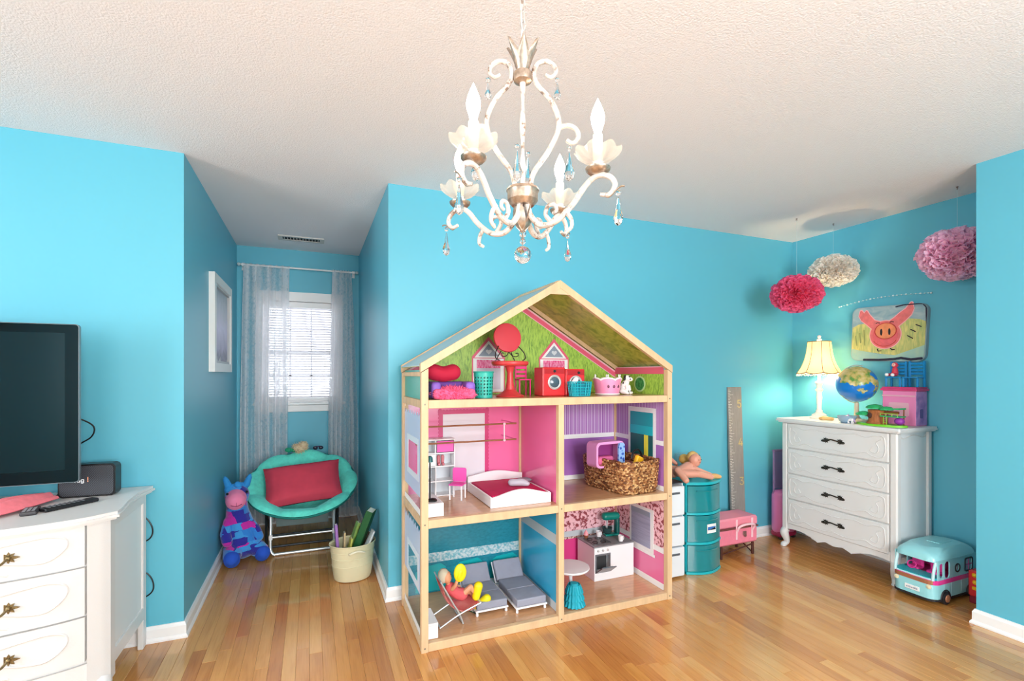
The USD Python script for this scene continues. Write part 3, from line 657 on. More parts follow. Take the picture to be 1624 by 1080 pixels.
# ------------------------------------------------------------------ moon chair
mc = thing('saucer_chair', 'folding saucer chair with padded turquoise plush seat under the alcove window', 'chair', (-.062, 4.19, 0))
TEAL = M('turquoise_plush', (104, 232, 212), .9, var=.12, vs=25, bump=.002, bs=120, sheen=.5)
TILT = 27.
SC = A((0, 0, .475))
def seat(u, v, top):
    th = 2 * PI * u; sc = abs(math.cos(4 * th + .4)) ** .5
    R = .412 * (.93 + .07 * sc); r = R * v
    z = -.15 * (1 - (r / .40) ** 2)
    q = np.clip((r - .25) / (R - .25), 0, 1)
    puff = .062 * math.sin(PI * q) ** .6 * (.45 + .55 * sc) if q > 0 else .012 * math.cos(9 * v) * (1 - v)
    return (r * math.cos(th), r * math.sin(th), z + puff if top else z - .02 * (1 - v ** 4))
nu, nv = 96, 22
top_, bot_ = sheet(lambda u, v: seat(u, v, True), nu, nv), sheet(lambda u, v: seat(u, v, False), nu, nv); bot_.invert()
cush = cat(top_, bot_); cush.merge_vertices(); trimesh.repair.fix_normals(cush)
sc_ = obj('seat_cushion', T(cush, SC, rx=TILT), TEAL, mc, 60)
ring = [(.40 * math.cos(q), .40 * math.sin(q), -.012) for q in np.linspace(0, 2 * PI, 48, endpoint=False)]
obj('rim_piping', T(tube(ring, .009, 8, True), SC, rx=TILT), M('dark_teal_piping', (20, 120, 112), .8), mc)
GREYM = M('silver_frame', (206, 210, 212), .3, metal=.5)
DARKM = M('dark_frame', (44, 50, 56), .4, metal=.3)
fl_ = spline([(-.215, -.17, .33), (-.212, -.21, .2), (-.212, -.25, .06), (-.19, -.262, .013), (-.15, -.262, .012), (.16, -.262, .012), (.2, -.262, .013), (.222, -.25, .06), (.222, -.21, .2), (.225, -.17, .33)], 6)
obj('front_leg', tube(fl_, .0105, 10), GREYM, mc)
obj('cross_bar', tube([(-.212, -.232, .128), (.222, -.232, .128)], .008, 10), GREYM, mc)
obj('joint', cat(cbox((-.212, -.232, .128), (.026, .026, .04), .006), cbox((.222, -.232, .128), (.026, .026, .04), .006)), WHITE, mc)
for s in (-1, 1):
    obj('rear_leg', tube(spline([(s * .26, -.16, .34), (s * .25, .02, .2), (s * .24, .2, .012)], 5), .0095, 10), DARKM, mc)
    obj('rear_leg', tube(spline([(s * .27, .2, .5), (s * .262, .05, .24), (s * .25, -.09, .012)], 5), .0095, 10), DARKM, mc)
obj('rear_cross_bar', tube([(-.24, .2, .014), (.24, .2, .014)], .0085, 8), DARKM, mc)
obj('rear_cross_bar', tube([(-.25, -.09, .014), (.25, -.09, .014)], .0085, 8), DARKM, mc)
obj('fabric_pocket', sheet(lambda u, v: (-.19 + .38 * u, .03 - .02 * math.sin(PI * v), .30 - .17 * v), 10, 6, .004), M('grey_pocket', (122, 140, 140), .9), mc)
pl = obj('throw_pillow', T(pillow(.56, .35, .15, 16), (-.055, 4.13, .475), rx=48, rz=2, ry=-4), M('raspberry_cotton', (206, 62, 84), .85, var=.06, vs=14, bump=.002, bs=22)); tag(pl, 'raspberry red throw pillow lying in the turquoise saucer chair', 'pillow')
fz = thing('plush_toy', 'small cream fluffy toy with green bow on the saucer chair back edge', 'plush toy', (-.09, 4.51, .665))
def fuzz(c, R, n, seed, l=.02):
    r = np.random.default_rng(seed); d = r.normal(size=(n, 3)); d /= np.linalg.norm(d, axis=1, keepdims=True)
    ms = []
    for q in d:
        p = A(c) + q * A(R); e = p + q * l + r.normal(size=3) * l * .35; w = np.cross(q, r.normal(size=3)); w = w / np.linalg.norm(w) * .004
        ms.append(trimesh.Trimesh([p - w, p + w, e, p + np.cross(q, w)], [[0, 1, 2], [1, 3, 2], [3, 0, 2]], process=False))
    return cat(ms)
obj('body', cat(sph((0, 0, .03), .05, 2, (1, .8, .7)), fuzz((0, 0, .03), (.05, .04, .035), 300, 3)), M('cream_fur', (226, 204, 170), .9), fz)
obj('head', cat(sph((.03, -.01, .055), .028, 2), fuzz((.03, -.01, .055), (.028,) * 3, 120, 4, .012)), M('cream_fur', (226, 204, 170), .9), fz)
obj('bow', cat(sph((-.085, .0, .02), .03, 2, (1, .5, .7)), sph((-.06, -.01, .02), .014, 1), sph((-.04, .0, .02), .03, 2, (1, .5, .7))), M('green_bow', (22, 150, 110), .7), fz)
hs = thing('toy_goggles', 'little dark goggles hooked on the saucer chair rim', 'toy', (.055, 4.525, .672))
for s in (-1, 1): obj('lens', cat(sph((s * .022, 0, .016), .02, 2, (1, .6, .8))), M('dark_lens', (46, 44, 62), .2), hs)
obj('strap', tube(spline([(-.04, 0, .016), (-.02, .012, .025), (.02, .012, .025), (.04, 0, .016)], 4), .005, 6), M('purple_strap', (82, 62, 110), .6), hs)

# ------------------------------------------------------------------ plush animal at the left alcove wall
pa = thing('plush_animal', 'patchwork blue, navy and magenta plush animal with pink snout sitting by the saucer chair', 'plush toy', (-.45, 3.925, 0), 12)
PATCH = custom('patchwork_plush', {'t': ('texture_coordinate', {}), 'm': ('mapping', dict(scale=(11., 11., 21.), rotation=(.1, .2, 0))), 'dn': ('noise_texture', dict(scale=9., detail=2.)), 'da': ('mix', dict(mix_type='linear_light', fac=.05)),
    'v': ('voronoi_texture', dict(scale=1., metric='chebychev', randomness=.55)), 's': ('separate_color', {}),
    'r': ('rgb_ramp', {'ramp': [(0, tuple(lin((40, 128, 212)))), (.3, tuple(lin((38, 36, 150)))), (.58, tuple(lin((196, 30, 160)))), (.78, tuple(lin((56, 150, 220))))], 'interpolate': False}),
    'p': ('principled_bsdf', dict(roughness=.9, sheen_weight=.4)), 'n': ('noise_texture', dict(scale=140., detail=2.)), 'b': ('bump', dict(strength=.7, distance=.004))},
    [('t.object', 'm.vector'), ('m.vector', 'v.vector'), ('v.color', 's.color'), ('s.r', 'r.fac'), ('r.color', 'p.base_color'), ('t.object', 'n.vector'), ('n.fac', 'b.height'), ('b.normal', 'p.normal')], 'p.BSDF')
body = blob([[(0, .02, .125, .115), (-.01, .02, .22, .1), (-.03, .015, .33, .075), (-.035, .0, .42, .062), (-.035, -.005, .47, .078)],
             [(-.06, -.03, .1, .065), (-.075, -.1, .075, .056)], [(.06, -.02, .1, .065), (.105, -.075, .075, .052)],
             [(-.085, .0, .29, .036), (-.11, -.05, .22, .034), (-.10, -.075, .17, .034)], [(.02, .0, .29, .036), (.075, -.04, .22, .034), (.09, -.06, .17, .036)]], .016)
obj('body', body, PATCH, pa, True)
obj('foot', blob([[(-.075, -.115, .052, .05), (-.08, -.135, .07, .05)]], .014), M('blue_plush', (34, 84, 196), .9, bump=.002, bs=140, sheen=.4), pa, True)
obj('foot', blob([[(.112, -.095, .05, .048), (.116, -.11, .066, .047)]], .014), M('blue_plush', (34, 84, 196), .9), pa, True)
obj('snout', blob([[(-.045, -.05, .46, .066), (-.05, -.085, .45, .064)]], .012), M('pink_plush', (240, 132, 172), .9, bump=.002, bs=140, sheen=.4), pa, True)
obj('hood', blob([[(-.08, .0, .515, .036), (0, .01, .52, .036)], [(-.03, -.015, .535, .03), (-.035, -.02, .55, .02)]], .014), M('sky_blue_plush', (42, 140, 210), .9, bump=.002, bs=140, sheen=.4), pa, True)
for s, x in ((-1, -.088), (1, .024)): obj('ear', blob([[(x, .0, .54, .024), (x + s * .016, -.004, .585, .018), (x + s * .022, -.006, .605, .007)]], .01), M('sky_blue_plush', (42, 140, 210), .9), pa, True)
for x in (-.102, .016): obj('eye', sph((x, -.095, .505), .0085, 2), M('black_bead', (10, 10, 12), .15), pa)
obj('mouth_stitch', cat(tube(spline([(-.085, -.136, .432), (-.05, -.149, .424), (-.018, -.14, .434)], 5), .0022, 6), tube([(-.052, -.149, .425), (-.053, -.150, .45)], .0018, 6)), M('mauve_thread', (150, 60, 100), .8), pa)

# ------------------------------------------------------------------ bucket of books
bk = thing('bucket', 'cream oval metal bucket of books on the alcove floor', 'bucket', (.25, 3.335, 0), 8)
CREAM = M('cream_enamel', (226, 216, 178), .4, var=.04, vs=8)
prof = [(.1, 0), (.112, .004), (.118, .02), (.127, .09), (.129, .096), (.131, .15), (.133, .156), (.141, .225), (.147, .23), (.146, .235)]
obj('body', shell(prof, .004, 40, s=(1, .86, 1)), CREAM, bk)
for s in (-1, 1):
    obj('handle', tube(spline([(-.045, s * .117, .19), (-.04, s * .132, .196), (0, s * .136, .206), (.04, s * .132, .196), (.045, s * .117, .19)], 5), .007, 8), M('cream_handle', (236, 228, 200), .4), bk)
obj('raised_band', cat([tube([(1.0 * r * math.cos(q), .86 * r * math.sin(q), z) for q in np.linspace(0, 2 * PI, 40, endpoint=False)], .002, 6, True) for r, z in ((.1285, .1), (.131, .148), (.1365, .19))]), CREAM, bk)
PAGES = M('book_pages', (236, 230, 214), .8, var=.06, vs=300, stretch=(1, 20, 1))
def book(name, lab, loc, w, h, th, col, rz, lean, lx=0., catn='book', rough=.5):
    b = thing(name, lab, catn, loc, rz)
    m = lambda x: T(x, (0, 0, 0), ry=lean, rx=lx)
    cv = M('cover_%02x%02x%02x' % col, col, rough)
    obj('cover', m(cat(box(-th / 2, -th / 2 + .0025, -w / 2, w / 2, 0, h, .0008), box(th / 2 - .0025, th / 2, -w / 2, w / 2, 0, h, .0008), box(-th / 2, th / 2, -w / 2, -w / 2 + .0025, 0, h, .0008))), cv, b)
    obj('pages', m(box(-th / 2 + .0027, th / 2 - .0027, -w / 2 + .004, w / 2 - .004, .003, h - .004)), PAGES, b)
    return b
def inb(dx, dy): return (.25 + dx, 3.335 + dy, .03)
book('binder', 'tall dark green binder leaning right out of the cream bucket', inb(-.025, .036), .10, .43, .045, (28, 92, 46), -22, 21)
book('book', 'light green book beside the dark green binder in the cream bucket', inb(-.066, .04), .07, .33, .018, (142, 178, 86), 4, 19)
book('folder', 'purple folder standing at the left edge of the cream bucket', inb(-.082, -.012), .05, .33, .018, (150, 104, 176), 4, -4, catn='folder')
book('magazine', 'white magazine slanting right at the front of the cream bucket', inb(.0, -.05), .07, .30, .012, (222, 224, 226), 4, 25, catn='magazine')
book('book', 'brown book low behind the white magazine in the cream bucket', inb(.035, .038), .07, .25, .03, (112, 80, 64), 4, 20)
book('book', 'pale olive book at the right side of the cream bucket', inb(.05, -.03), .06, .25, .014, (150, 158, 120), 4, 15)
book('notebook', 'yellow-edged notebook low at the front of the cream bucket', inb(-.045, -.048), .06, .245, .012, (196, 190, 84), 4, 8, catn='notebook')
book('magazine', 'glossy grey magazine at the far right rear of the cream bucket', inb(.068, .02), .06, .26, .008, (176, 184, 190), 4, 15, catn='magazine')
book('book', 'thin tan book between the purple folder and the light green book', inb(-.06, .0), .05, .27, .012, (196, 170, 128), 4, 2)

# ------------------------------------------------------------------ dollhouse
DX, DY = .482, 2.29
dh = thing('dollhouse', 'tall three-storey pine dollhouse with gabled roof against the turquoise back wall', 'dollhouse', (DX, DY, 0))
def D(*m): return T(cat(*m), (-DX, -DY, 0))
def dpart(name, m, mat_, parent=None, smooth=False, **k): return obj(name, D(m), mat_, parent or dh, smooth, **k)
L0, L1, R0, R1, MX0, MX1 = .482, .515, 1.933, 1.966, 1.214, 1.247
FB, BK = 2.29, 2.84
S0, S1, S2, EV, AP = .04, .627, 1.20, 1.375, 1.824
AX = (L0 + R1) / 2
dpart('front_post', box(MX0, MX1, FB, FB + .033, 0, S2 - .038, .002), PINE)
for x0, x1 in ((L0, L1), (R0, R1)):
    zl = lambda x: EV + (AP - EV) * (min(x - L0, R1 - x)) / ((R1 - L0) / 2) - .0435
    for nm, y in (('front_post', FB + .033), ('back_post', BK)): dpart(nm, ext([(x0, 0), (x1, 0), (x1, zl(x1)), (x0, zl(x0))], .033, (0, y, 0), (1, 0, 0), (0, 0, 1)), PINE)
for z in (S0, S1, S2):
    for x0, x1 in (((L1, MX0), (MX1, R0)) if z < S2 else ((L1, R0),)): dpart('front_rail', box(x0 + .0003, x1 - .0003, FB + .001, FB + .03, z - .04, z, .002), PINE)
    for x0 in (L0 + .003, R0 + .003): dpart('side_rail', box(x0, x0 + .027, FB + .0335, BK - .0335, z - .04, z - .001, .002), PINE)
    dpart('floor_board', box(L1 - .004, R0 + .004, FB + .0305, BK - .012, z - .014, z - .001), M('brown_laminate', (206, 158, 116), .22, var=.12, vs=5, stretch=(2, 9, 2), coat=.3))
    dpart('back_rail', box(L1, R0, BK - .011, BK - .002, z - .04, z - .0012), PINE)
sl = math.hypot(AX - L0, AP - EV); nx, nz = -(AP - EV) / sl, (AX - L0) / sl
def gable(o0, o1):
    """The band between two offsets below the roof line."""
    f = lambda o: [(L0 - .004 - 0, EV - o / nz), (AX, AP - o / nz), (R1 + .004, EV - o / nz)]
    a, b = f(o0), f(o1); return Polygon(a + b[::-1])
for y0 in (FB, BK - .025):
    g = gable(0, .036); half = sbox(0, 0, AX - .0002, 3), sbox(AX + .0002, 0, 4, 3)
    for hb in half: dpart('rafter' if y0 == FB else 'back_rafter', ext(g.intersection(hb).intersection(sbox(L0 - .004, EV - .06, R1 + .004, 3)), .025, (0, y0 + .025, 0), (1, 0, 0), (0, 0, 1)), PINE)
zg = 1.748
xg = (AP - .036 / nz - zg) * (AX - L0) / (AP - EV)
dpart('gusset', ext([(AX - xg, zg), (AX + xg, zg), (AX, AP - .0365 / nz)], .012, (0, FB + .013, 0), (1, 0, 0), (0, 0, 1)), PINE)
for s, hb in ((-1, half[0]), (1, half[1])):
    dpart('roof_panel', ext(gable(.006, .010).intersection(hb), BK - FB - .052, (0, BK - .026, 0), (1, 0, 0), (0, 0, 1)), M('grey_blue_panel', (178, 192, 196), .35))
def inner(o): return gable(o, o + .5).intersection(sbox(L0, S2 - .001, R1, 2)).union(sbox(L0, S2 - .001, R1, EV - o / nz - .0))
LIME = pattern('lime_leaf_paper', (96, 142, 48), (168, 204, 82), 30., .42, .16, 'noise', (4.5, 3., 1.), .45, .6)
OLIVE = pattern('olive_leaf_paper', (132, 142, 52), (186, 184, 84), 16., .45, .14, 'noise', (1., 1., 1.), .3, .8)
for s, hb in ((-1, half[0]), (1, half[1])):
    dpart('roof_lining', ext(gable(.0105, .0125).intersection(hb), BK - FB - .054, (0, BK - .027, 0), (1, 0, 0), (0, 0, 1)), OLIVE)
dpart('ridge_strip', ext(gable(-.003, .0055).intersection(sbox(AX - .02, 0, AX + .02, 3)), BK - FB - .052, (0, BK - .026, 0), (1, 0, 0), (0, 0, 1)), PINE)
dpart('back_panel', ext(sbox(L0 + .004, .001, R1 - .004, EV - .015).union(gable(.01, .4).intersection(sbox(L0 + .004, EV - .1, R1 - .004, 2))), .006, (0, BK + .006, 0), (1, 0, 0), (0, 0, 1)), M('backing_board', (190, 176, 156), .7))
YB = BK - .013                                         # face of the printed papers on the back
def back(name, poly, m, lift=0, label=None):
    return dpart(name, ext(poly, .0012, (0, YB - .0013 * lift, 0), (1, 0, 0), (0, 0, 1)), m, label=label)
XS = R0 + .002                                         # face of the papers on the right-hand side
def rside(name, poly, m, lift=0, x=None):              # poly in (distance from the back towards the front, z)
    return dpart(name, ext(poly, .0012, ((XS if x is None else x) - .0013 * lift, BK, 0), (0, -1, 0), (0, 0, 1)), m)
def mside(name, poly, m, lift=0): return dpart(name, ext(poly, .0012, (MX0 + .012 - .0013 * lift, BK, 0), (0, -1, 0), (0, 0, 1)), m)
PINKT = M('rose_print', (226, 92, 122), .4); PALEP = M('pale_pink_print', (240, 178, 196), .4); WPR = M('white_print', (240, 240, 240), .4)
HOTP = M('hot_pink_paper', (234, 112, 164), .22, coat=.4); PURP = M('purple_paper', (166, 108, 188), .35); AQUA = M('aqua_paper', (60, 176, 220), .25, coat=.3)
# attic papers
att = sbox(L1 - .02, S2, R0 + .02, EV - .06).union(gable(.04, .6).intersection(sbox(L1 - .02, S2, R0 + .02, 2)))
back('attic_paper', att, LIME)
for o0, o1, m in ((.042, .052, PALEP), (.052, .078, PINKT), (.078, .083, PALEP)):
    back('gable_trim', gable(o0, o1).intersection(sbox(L1, S2, R0, 2)), m, 1)
for xc in (1.01, 1.462):
    w_ = back('printed_dormer', Polygon([(xc - .108, 1.21), (xc + .108, 1.21), (xc + .108, 1.43), (xc, 1.555), (xc - .108, 1.43)]), PINKT, 1)
    back('dormer_gable', Polygon([(xc - .092, 1.425), (xc + .092, 1.425), (xc, 1.53)]), WPR, 2)
    back('dormer_fan', Polygon([(xc - .066, 1.435), (xc + .066, 1.435), (xc, 1.51)]), M('slate_print', (140, 152, 170), .4), 3)
    hx = [(xc + .016 * math.sin(q) ** 3 * 1.2, 1.462 + .0011 * (13 * math.cos(q) - 5 * math.cos(2 * q) - 2 * math.cos(3 * q) - math.cos(4 * q))) for q in np.linspace(0, 2 * PI, 30, endpoint=False)]
    back('heart', Polygon(hx), M('silver_print', (206, 212, 220), .4), 4)
    back('dormer_frame', sbox(xc - .1, 1.215, xc + .1, 1.42).difference(sbox(xc - .078, 1.23, xc + .078, 1.412)), WPR, 2)
    back('valance', sbox(xc - .078, 1.36, xc + .078, 1.412), pattern('valance_print', (222, 70, 130), (240, 150, 190), 40., .5, .1, 'noise', (3, 1, 1)), 2)
    back('dormer_glass', sbox(xc - .078, 1.23, xc + .078, 1.36), M('lilac_glass_print', (214, 206, 222), .3), 2)
dp = BK - FB - .035
rside('attic_side_paper', sbox(.012, S2, dp, EV - .02), LIME)
rside('rose_band', sbox(.012, 1.325, dp, 1.366), PINKT, 1); rside('band_edge', sbox(.012, 1.366, dp, 1.371), PALEP, 1)
rside('oval_medallion', Polygon(ngon(1, 28, (.288, 1.262), .056, .05)), M('mint_print', (196, 226, 170), .4), 1); rside('oval_centre', Polygon(ngon(1, 28, (.288, 1.262), .044, .04)), pattern('clover_print', (40, 126, 70), (78, 164, 96), 60., .5, .1, 'noise'), 2)
# middle wall
dpart('partition', box(MX0 + .0122, MX0 + .0198, FB + .033, BK - .013, S0, S2 - .0405), M('backing_board', (190, 176, 156), .7))
mside('rose_paper', sbox(.015, S1, dp, S2 - .041), HOTP); mside('aqua_paper', sbox(.015, S0, dp, S1 - .041), AQUA)
mside('white_band', Polygon([(.015, .40), (dp, .40), (dp, .455), (.015, .455)]), M('lace_print', (196, 206, 212), .5), 1)
mside('skirting', sbox(.015, S0, dp, S0 + .045), M('lace_print', (196, 206, 212), .5), 1)
def mright(name, poly, m, lift=0): return dpart(name, ext(poly, .0012, (MX0 + .02 + .0013 * lift, FB, 0), (0, 1, 0), (0, 0, 1)), m)
mright('purple_paper', sbox(.035, S1, .536, S2 - .041), PURP); mright('pink_paper', sbox(.035, S0, .536, S1 - .041), HOTP)
# rose bedroom
back('rose_paper', sbox(L1, S1, MX0, S2 - .04), HOTP)
back('scalloped_edge', unary_union([sbox(.705, S1, 1.0, 1.10)] + [Point(.705 + .295 * i / 14, 1.10).buffer(.013) for i in range(15)] + [Point(x, S1 + .01 + .47 * i / 22).buffer(.012) for i in range(23) for x in (.705, 1.0)]).intersection(sbox(L1, S1, MX0, S2 - .04)), M('deep_rose_print', (206, 54, 118), .4), 1)
back('wardrobe_panel', sbox(.722, S1, .985, 1.085), M('pearl_panel', (226, 222, 230), .3), 2)
back('skirting', sbox(.985, S1, MX0, S1 + .035), M('pearl_panel', (226, 222, 230), .3), 1)
# purple room
STR = custom('lilac_stripes', {'g': ('geometry', {}), 'm': ('mapping', dict(scale=(1, 1, 0))), 's': ('separate_xyz', {}), 'a': ('math', dict(math_type='add')), 'k': ('math', dict(math_type='multiply', value2=36.)), 'f': ('math', dict(math_type='fraction')),
    'r': ('rgb_ramp', {'ramp': [(0, tuple(lin((176, 122, 190)))), (.4, tuple(lin((222, 196, 230)))), (.62, tuple(lin((150, 96, 168)))), (.8, tuple(lin((196, 156, 208))))], 'interpolate': False}), 'p': ('principled_bsdf', dict(roughness=.4))},
    [('g.position', 's.vector'), ('s.x', 'a.value1'), ('s.y', 'a.value2'), ('a.value', 'k.value1'), ('k.value', 'f.value1'), ('f.value', 'r.fac'), ('r.color', 'p.base_color')], 'p.BSDF')
back('striped_paper', sbox(MX1, .92, R0, S2 - .04), STR); back('purple_paper', sbox(MX1, S1, R0, .92), PURP); back('dado_rail', sbox(MX1, .897, R0, .925), WPR, 1); back('skirting', sbox(MX1, S1, R0, S1 + .03), WPR, 1)
rside('striped_paper', sbox(.012, .92, dp, S2 - .04), STR); rside('purple_paper', sbox(.012, S1, dp, .92), PURP); rside('dado_rail', sbox(.012, .897, dp, .925), WPR, 1); rside('skirting', sbox(.012, S1, dp, S1 + .03), WPR, 1)
rside('printed_window_frame', sbox(.17, .785, .445, 1.115), WPR, 2); rside('window_glass_print', sbox(.195, .81, .42, 1.085), M('dark_teal_print', (24, 96, 96), .3), 3)
rside('teal_shade_print', sbox(.195, .945, .42, 1.085), M('teal_print', (0, 158, 170), .4), 4); rside('bright_teal_print', sbox(.195, .945, .42, 1.0), M('bright_teal_print', (0, 184, 196), .4), 5); rside('yellow_strip_print', sbox(.335, .815, .375, .945), M('lemon_print', (236, 226, 70), .4), 4)
dpart('corner_bead', box(R0 - .008, R0 + .002, BK - .022, BK - .0135, S1, S2 - .04), PINE)
dpart('corner_bead', box(MX0 - .002, MX0 + .0105, BK - .024, BK - .0135, S0, S2 - .04), PINE)
# aqua room
back('aqua_paper', sbox(L1, S0, MX0, S1 - .04), pattern('aqua_waves', (18, 120, 138), (34, 138, 160), 40., .5, .2, 'noise', (1, 1, 2), .3))
back('lace_band', sbox(L1, .215, MX0, .272), pattern('lace_band_print', (112, 176, 190), (204, 214, 216), 70., .5, .12, 'noise'), 1)
for x0 in (.56, .79, 1.02): back('aqua_arch', Polygon([(x0, S0 + .01), (x0, .17), (x0 + .04, .195), (x0 + .15, .205), (x0 + .18, .18), (x0 + .18, S0 + .01)]), M('bright_aqua_print', (20, 170, 176), .3), 1)
# kitchen
FLOR = pattern('flower_paper', (150, 62, 72), (246, 196, 206), 44., .46, .05, 'noise', (1, 1, 1.1), .4, .3)
back('flower_paper', sbox(MX1, .285, R0, S1 - .04), FLOR); back('white_band', sbox(MX1, .25, R0, .287), M('lace_print', (196, 206, 212), .5), 1); back('bead_trim', sbox(MX1, .236, R0, .25), pattern('bead_print', (110, 70, 60), (226, 200, 190), 90., .5, .05, 'noise'), 1); back('pink_paper', sbox(MX1, S0, R0, .236), M('magenta_paper', (222, 66, 140), .35))
rside('flower_paper', sbox(.012, .285, dp, S1 - .04), FLOR); rside('white_band', sbox(.012, .255, dp, .287), WPR, 1); rside('pink_paper', sbox(.012, S0, dp, .285), HOTP); rside('skirting', sbox(.012, S0, dp, S0 + .036), WPR, 1)
rside('printed_window_frame', sbox(.185, .212, .425, .49), WPR, 2); rside('window_blind_print', sbox(.205, .245, .395, .47), pattern('blind_print', (146, 150, 178), (170, 172, 198), 60., .5, .2, 'noise', (.1, .1, 2)), 3); rside('sill_print', sbox(.17, .205, .44, .222), WPR, 3); rside('slate_shade', sbox(.205, .44, .395, .47), M('slate_print', (140, 152, 170), .4), 4)
# left-hand side: clear sheets with printed frames
XLf = L0 + .014
def lside(name, poly, m, lift=0): return dpart(name, ext(poly, .0015, (XLf - .0018 * lift, FB, 0), (0, 1, 0), (0, 0, 1)), m)
d0, d1 = .034, BK - FB - .034
TEALG = custom('teal_sheet', {'p': ('principled_bsdf', dict(base_color=tuple(lin((110, 200, 186))), roughness=.3)), 't': ('transparent_bsdf', dict(color=tuple(lin((170, 226, 214))))), 'x': ('mix_closure', dict(fac=.35))}, [('p.BSDF', 'x.closure1'), ('t.BSDF', 'x.closure2')], 'x.closure')
lside('side_sheet', sbox(d0, S2, d1, EV - .03), TEALG); dpart('top_side_rail', box(L0 + .003, L0 + .03, FB + .0335, BK - .0335, EV - .062, EV - .04, .002), PINE); dpart('top_side_rail', box(R0 + .004, R0 + .03, FB + .0335, BK - .0335, EV - .062, EV - .04, .002), PINE)
dpart('outer_side', box(R0 + .0035, R0 + .008, FB + .0335, BK - .0335, S0, EV - .03), M('backing_board', (190, 176, 156), .7))
LIL = M('lilac_blue_print', (190, 204, 232), .3); SHT = glass_pane('clear_sheet', (.93, .96, .97))
for zb, zt in ((S0, S1 - .041), (S1, S2 - .041)):
    lside('side_sheet', sbox(d0, zb, d1, zt), SHT)
    zz = [(d0 + (d1 - d0) * i / 16, zt - (.05 if i % 2 else .025)) for i in range(17)]
    body_ = Polygon([(d0, zb + (.20 if zb < .1 else .09)), (d1, zb + (.20 if zb < .1 else .09))] + [(x, z) for x, z in zz[::-1]])
    lside('printed_side', body_.difference(sbox(.13, zb + .17 if zb > .1 else zb + .22, .42, zt - .17)), LIL, 1)
    lside('printed_side_window', sbox(.12, zb + (.16 if zb > .1 else .21), .43, zt - .16).difference(sbox(.15, zb + (.19 if zb > .1 else .24), .40, zt - .19)), M('pale_blue_print', (220, 230, 242), .3), 2)
    lside('white_strip', sbox(d0, zb, d1, zb + .03), WPR, 1)
for x in (L0 + .0165, MX0 + .0165, R0 + .0165): dpart('screw_head', cat([T(lathe([(.004, 0), (.004, .001), (0, .0014)], 10), (x, FB - .0, z), rx=90) for z in ((.02, .607, 1.18) if x != MX0 + .0165 else (.02, .607))]), M('steel_screw', (120, 112, 100), .4, metal=.6))

# ---- attic things
z = S2
RED = M('toy_red', (214, 44, 48), .3); CORAL = M('toy_coral_red', (214, 62, 66), .35); TTEAL = M('toy_teal', (42, 176, 160), .4); TPURP = M('toy_purple', (140, 96, 196), .6)
t = thing('toy_sofa', 'purple toy sofa with fluffy pink seat in the dollhouse attic', 'toy sofa', (.659, 2.41, z))
obj('back', T(rbox((.225, .04, .085), .014), (0, .055, .0435)), M('toy_deep_purple', (104, 60, 150), .7), t)
for s in (-1, 1): obj('arm', T(rbox((.05, .12, .085), .018), (s * .089, 0, .0435)), TPURP, t)
obj('seat', cat(T(rbox((.215, .12, .05), .015), (0, -.02, .0255)), fuzz((0, -.03, .027), (.104, .05, .028), 900, 9, .014), fuzz((0, -.075, .025), (.1, .008, .022), 500, 12, .012)), M('fluffy_pink', (250, 104, 150), .9), t)
ht = obj('heart_cushion', T(blob([[(-.05, 0, .0, .043), (0, 0, -.012, .04)], [(.05, 0, .0, .043), (0, 0, -.012, .04)]], .015), (.63, 2.455, z + .134)), M('crimson_plush', (196, 20, 60), .8, sheen=.3)); tag(ht, 'crimson rounded cushion resting on the purple toy sofa', 'cushion')
t = thing('toy_basket', 'round turquoise perforated toy basket beside the purple sofa', 'toy basket', (.838, 2.42, z))
def holes(r0, r1, h, nu, nv, keep):
    V, F = [], []
    for j in range(nv + 1):
        for i in range(nu):
            a = 2 * PI * i / nu; r = r0 + (r1 - r0) * j / nv; V.append((r * math.cos(a), r * math.sin(a), h * j / nv))
    for j in range(nv):
        for i in range(nu):
            if keep(i, j):
                a, b = j * nu + i, j * nu + (i + 1) % nu; F += [[a, b, b + nu], [a, b + nu, a + nu]]
    return trimesh.Trimesh(np.array(V), F, process=False)
kp = lambda i, j: j in (0, 1, 14, 15) or i % 2 == 0 or j % 2 == 1
obj('wall', cat(holes(.046, .052, .135, 36, 16, kp), holes(.044, .050, .135, 36, 16, kp)), TTEAL, t, False)
obj('rim', tube([(.0515 * math.cos(q), .0515 * math.sin(q), .135) for q in np.linspace(0, 2 * PI, 32, endpoint=False)], .004, 8, True), TTEAL, t)
obj('base', lathe([(.046, 0), (.046, .004)], 32), TTEAL, t)
t = thing('pedestal_table', 'coral red toy pedestal table in the dollhouse attic', 'toy table', (1.02, 2.50, z))
obj('tabletop', lathe([(.03, .168), (.095, .171), (.103, .18), (.104, .19), (.1, .195), (.09, .192)], 40), CORAL, t)
obj('pedestal', lathe([(.078, 0), (.08, .006), (.05, .02), (.026, .04), (.02, .08), (.016, .13), (.024, .155), (.03, .168)], 32), CORAL, t)
t = thing('cafe_chair', 'toy wire cafe chair with round red seat tipped on the coral pedestal table', 'toy chair', (1.03, 2.545, z + .196))
obj('seat', T(lathe([(.07, -.01), (.082, -.006), (.085, 0), (.082, .008), (.06, .013)], 36), (0, .02, .135), rx=82), M('red_seat', (212, 56, 70), .6), t)
WIRE = M('dark_wire', (70, 60, 58), .35, metal=.6)
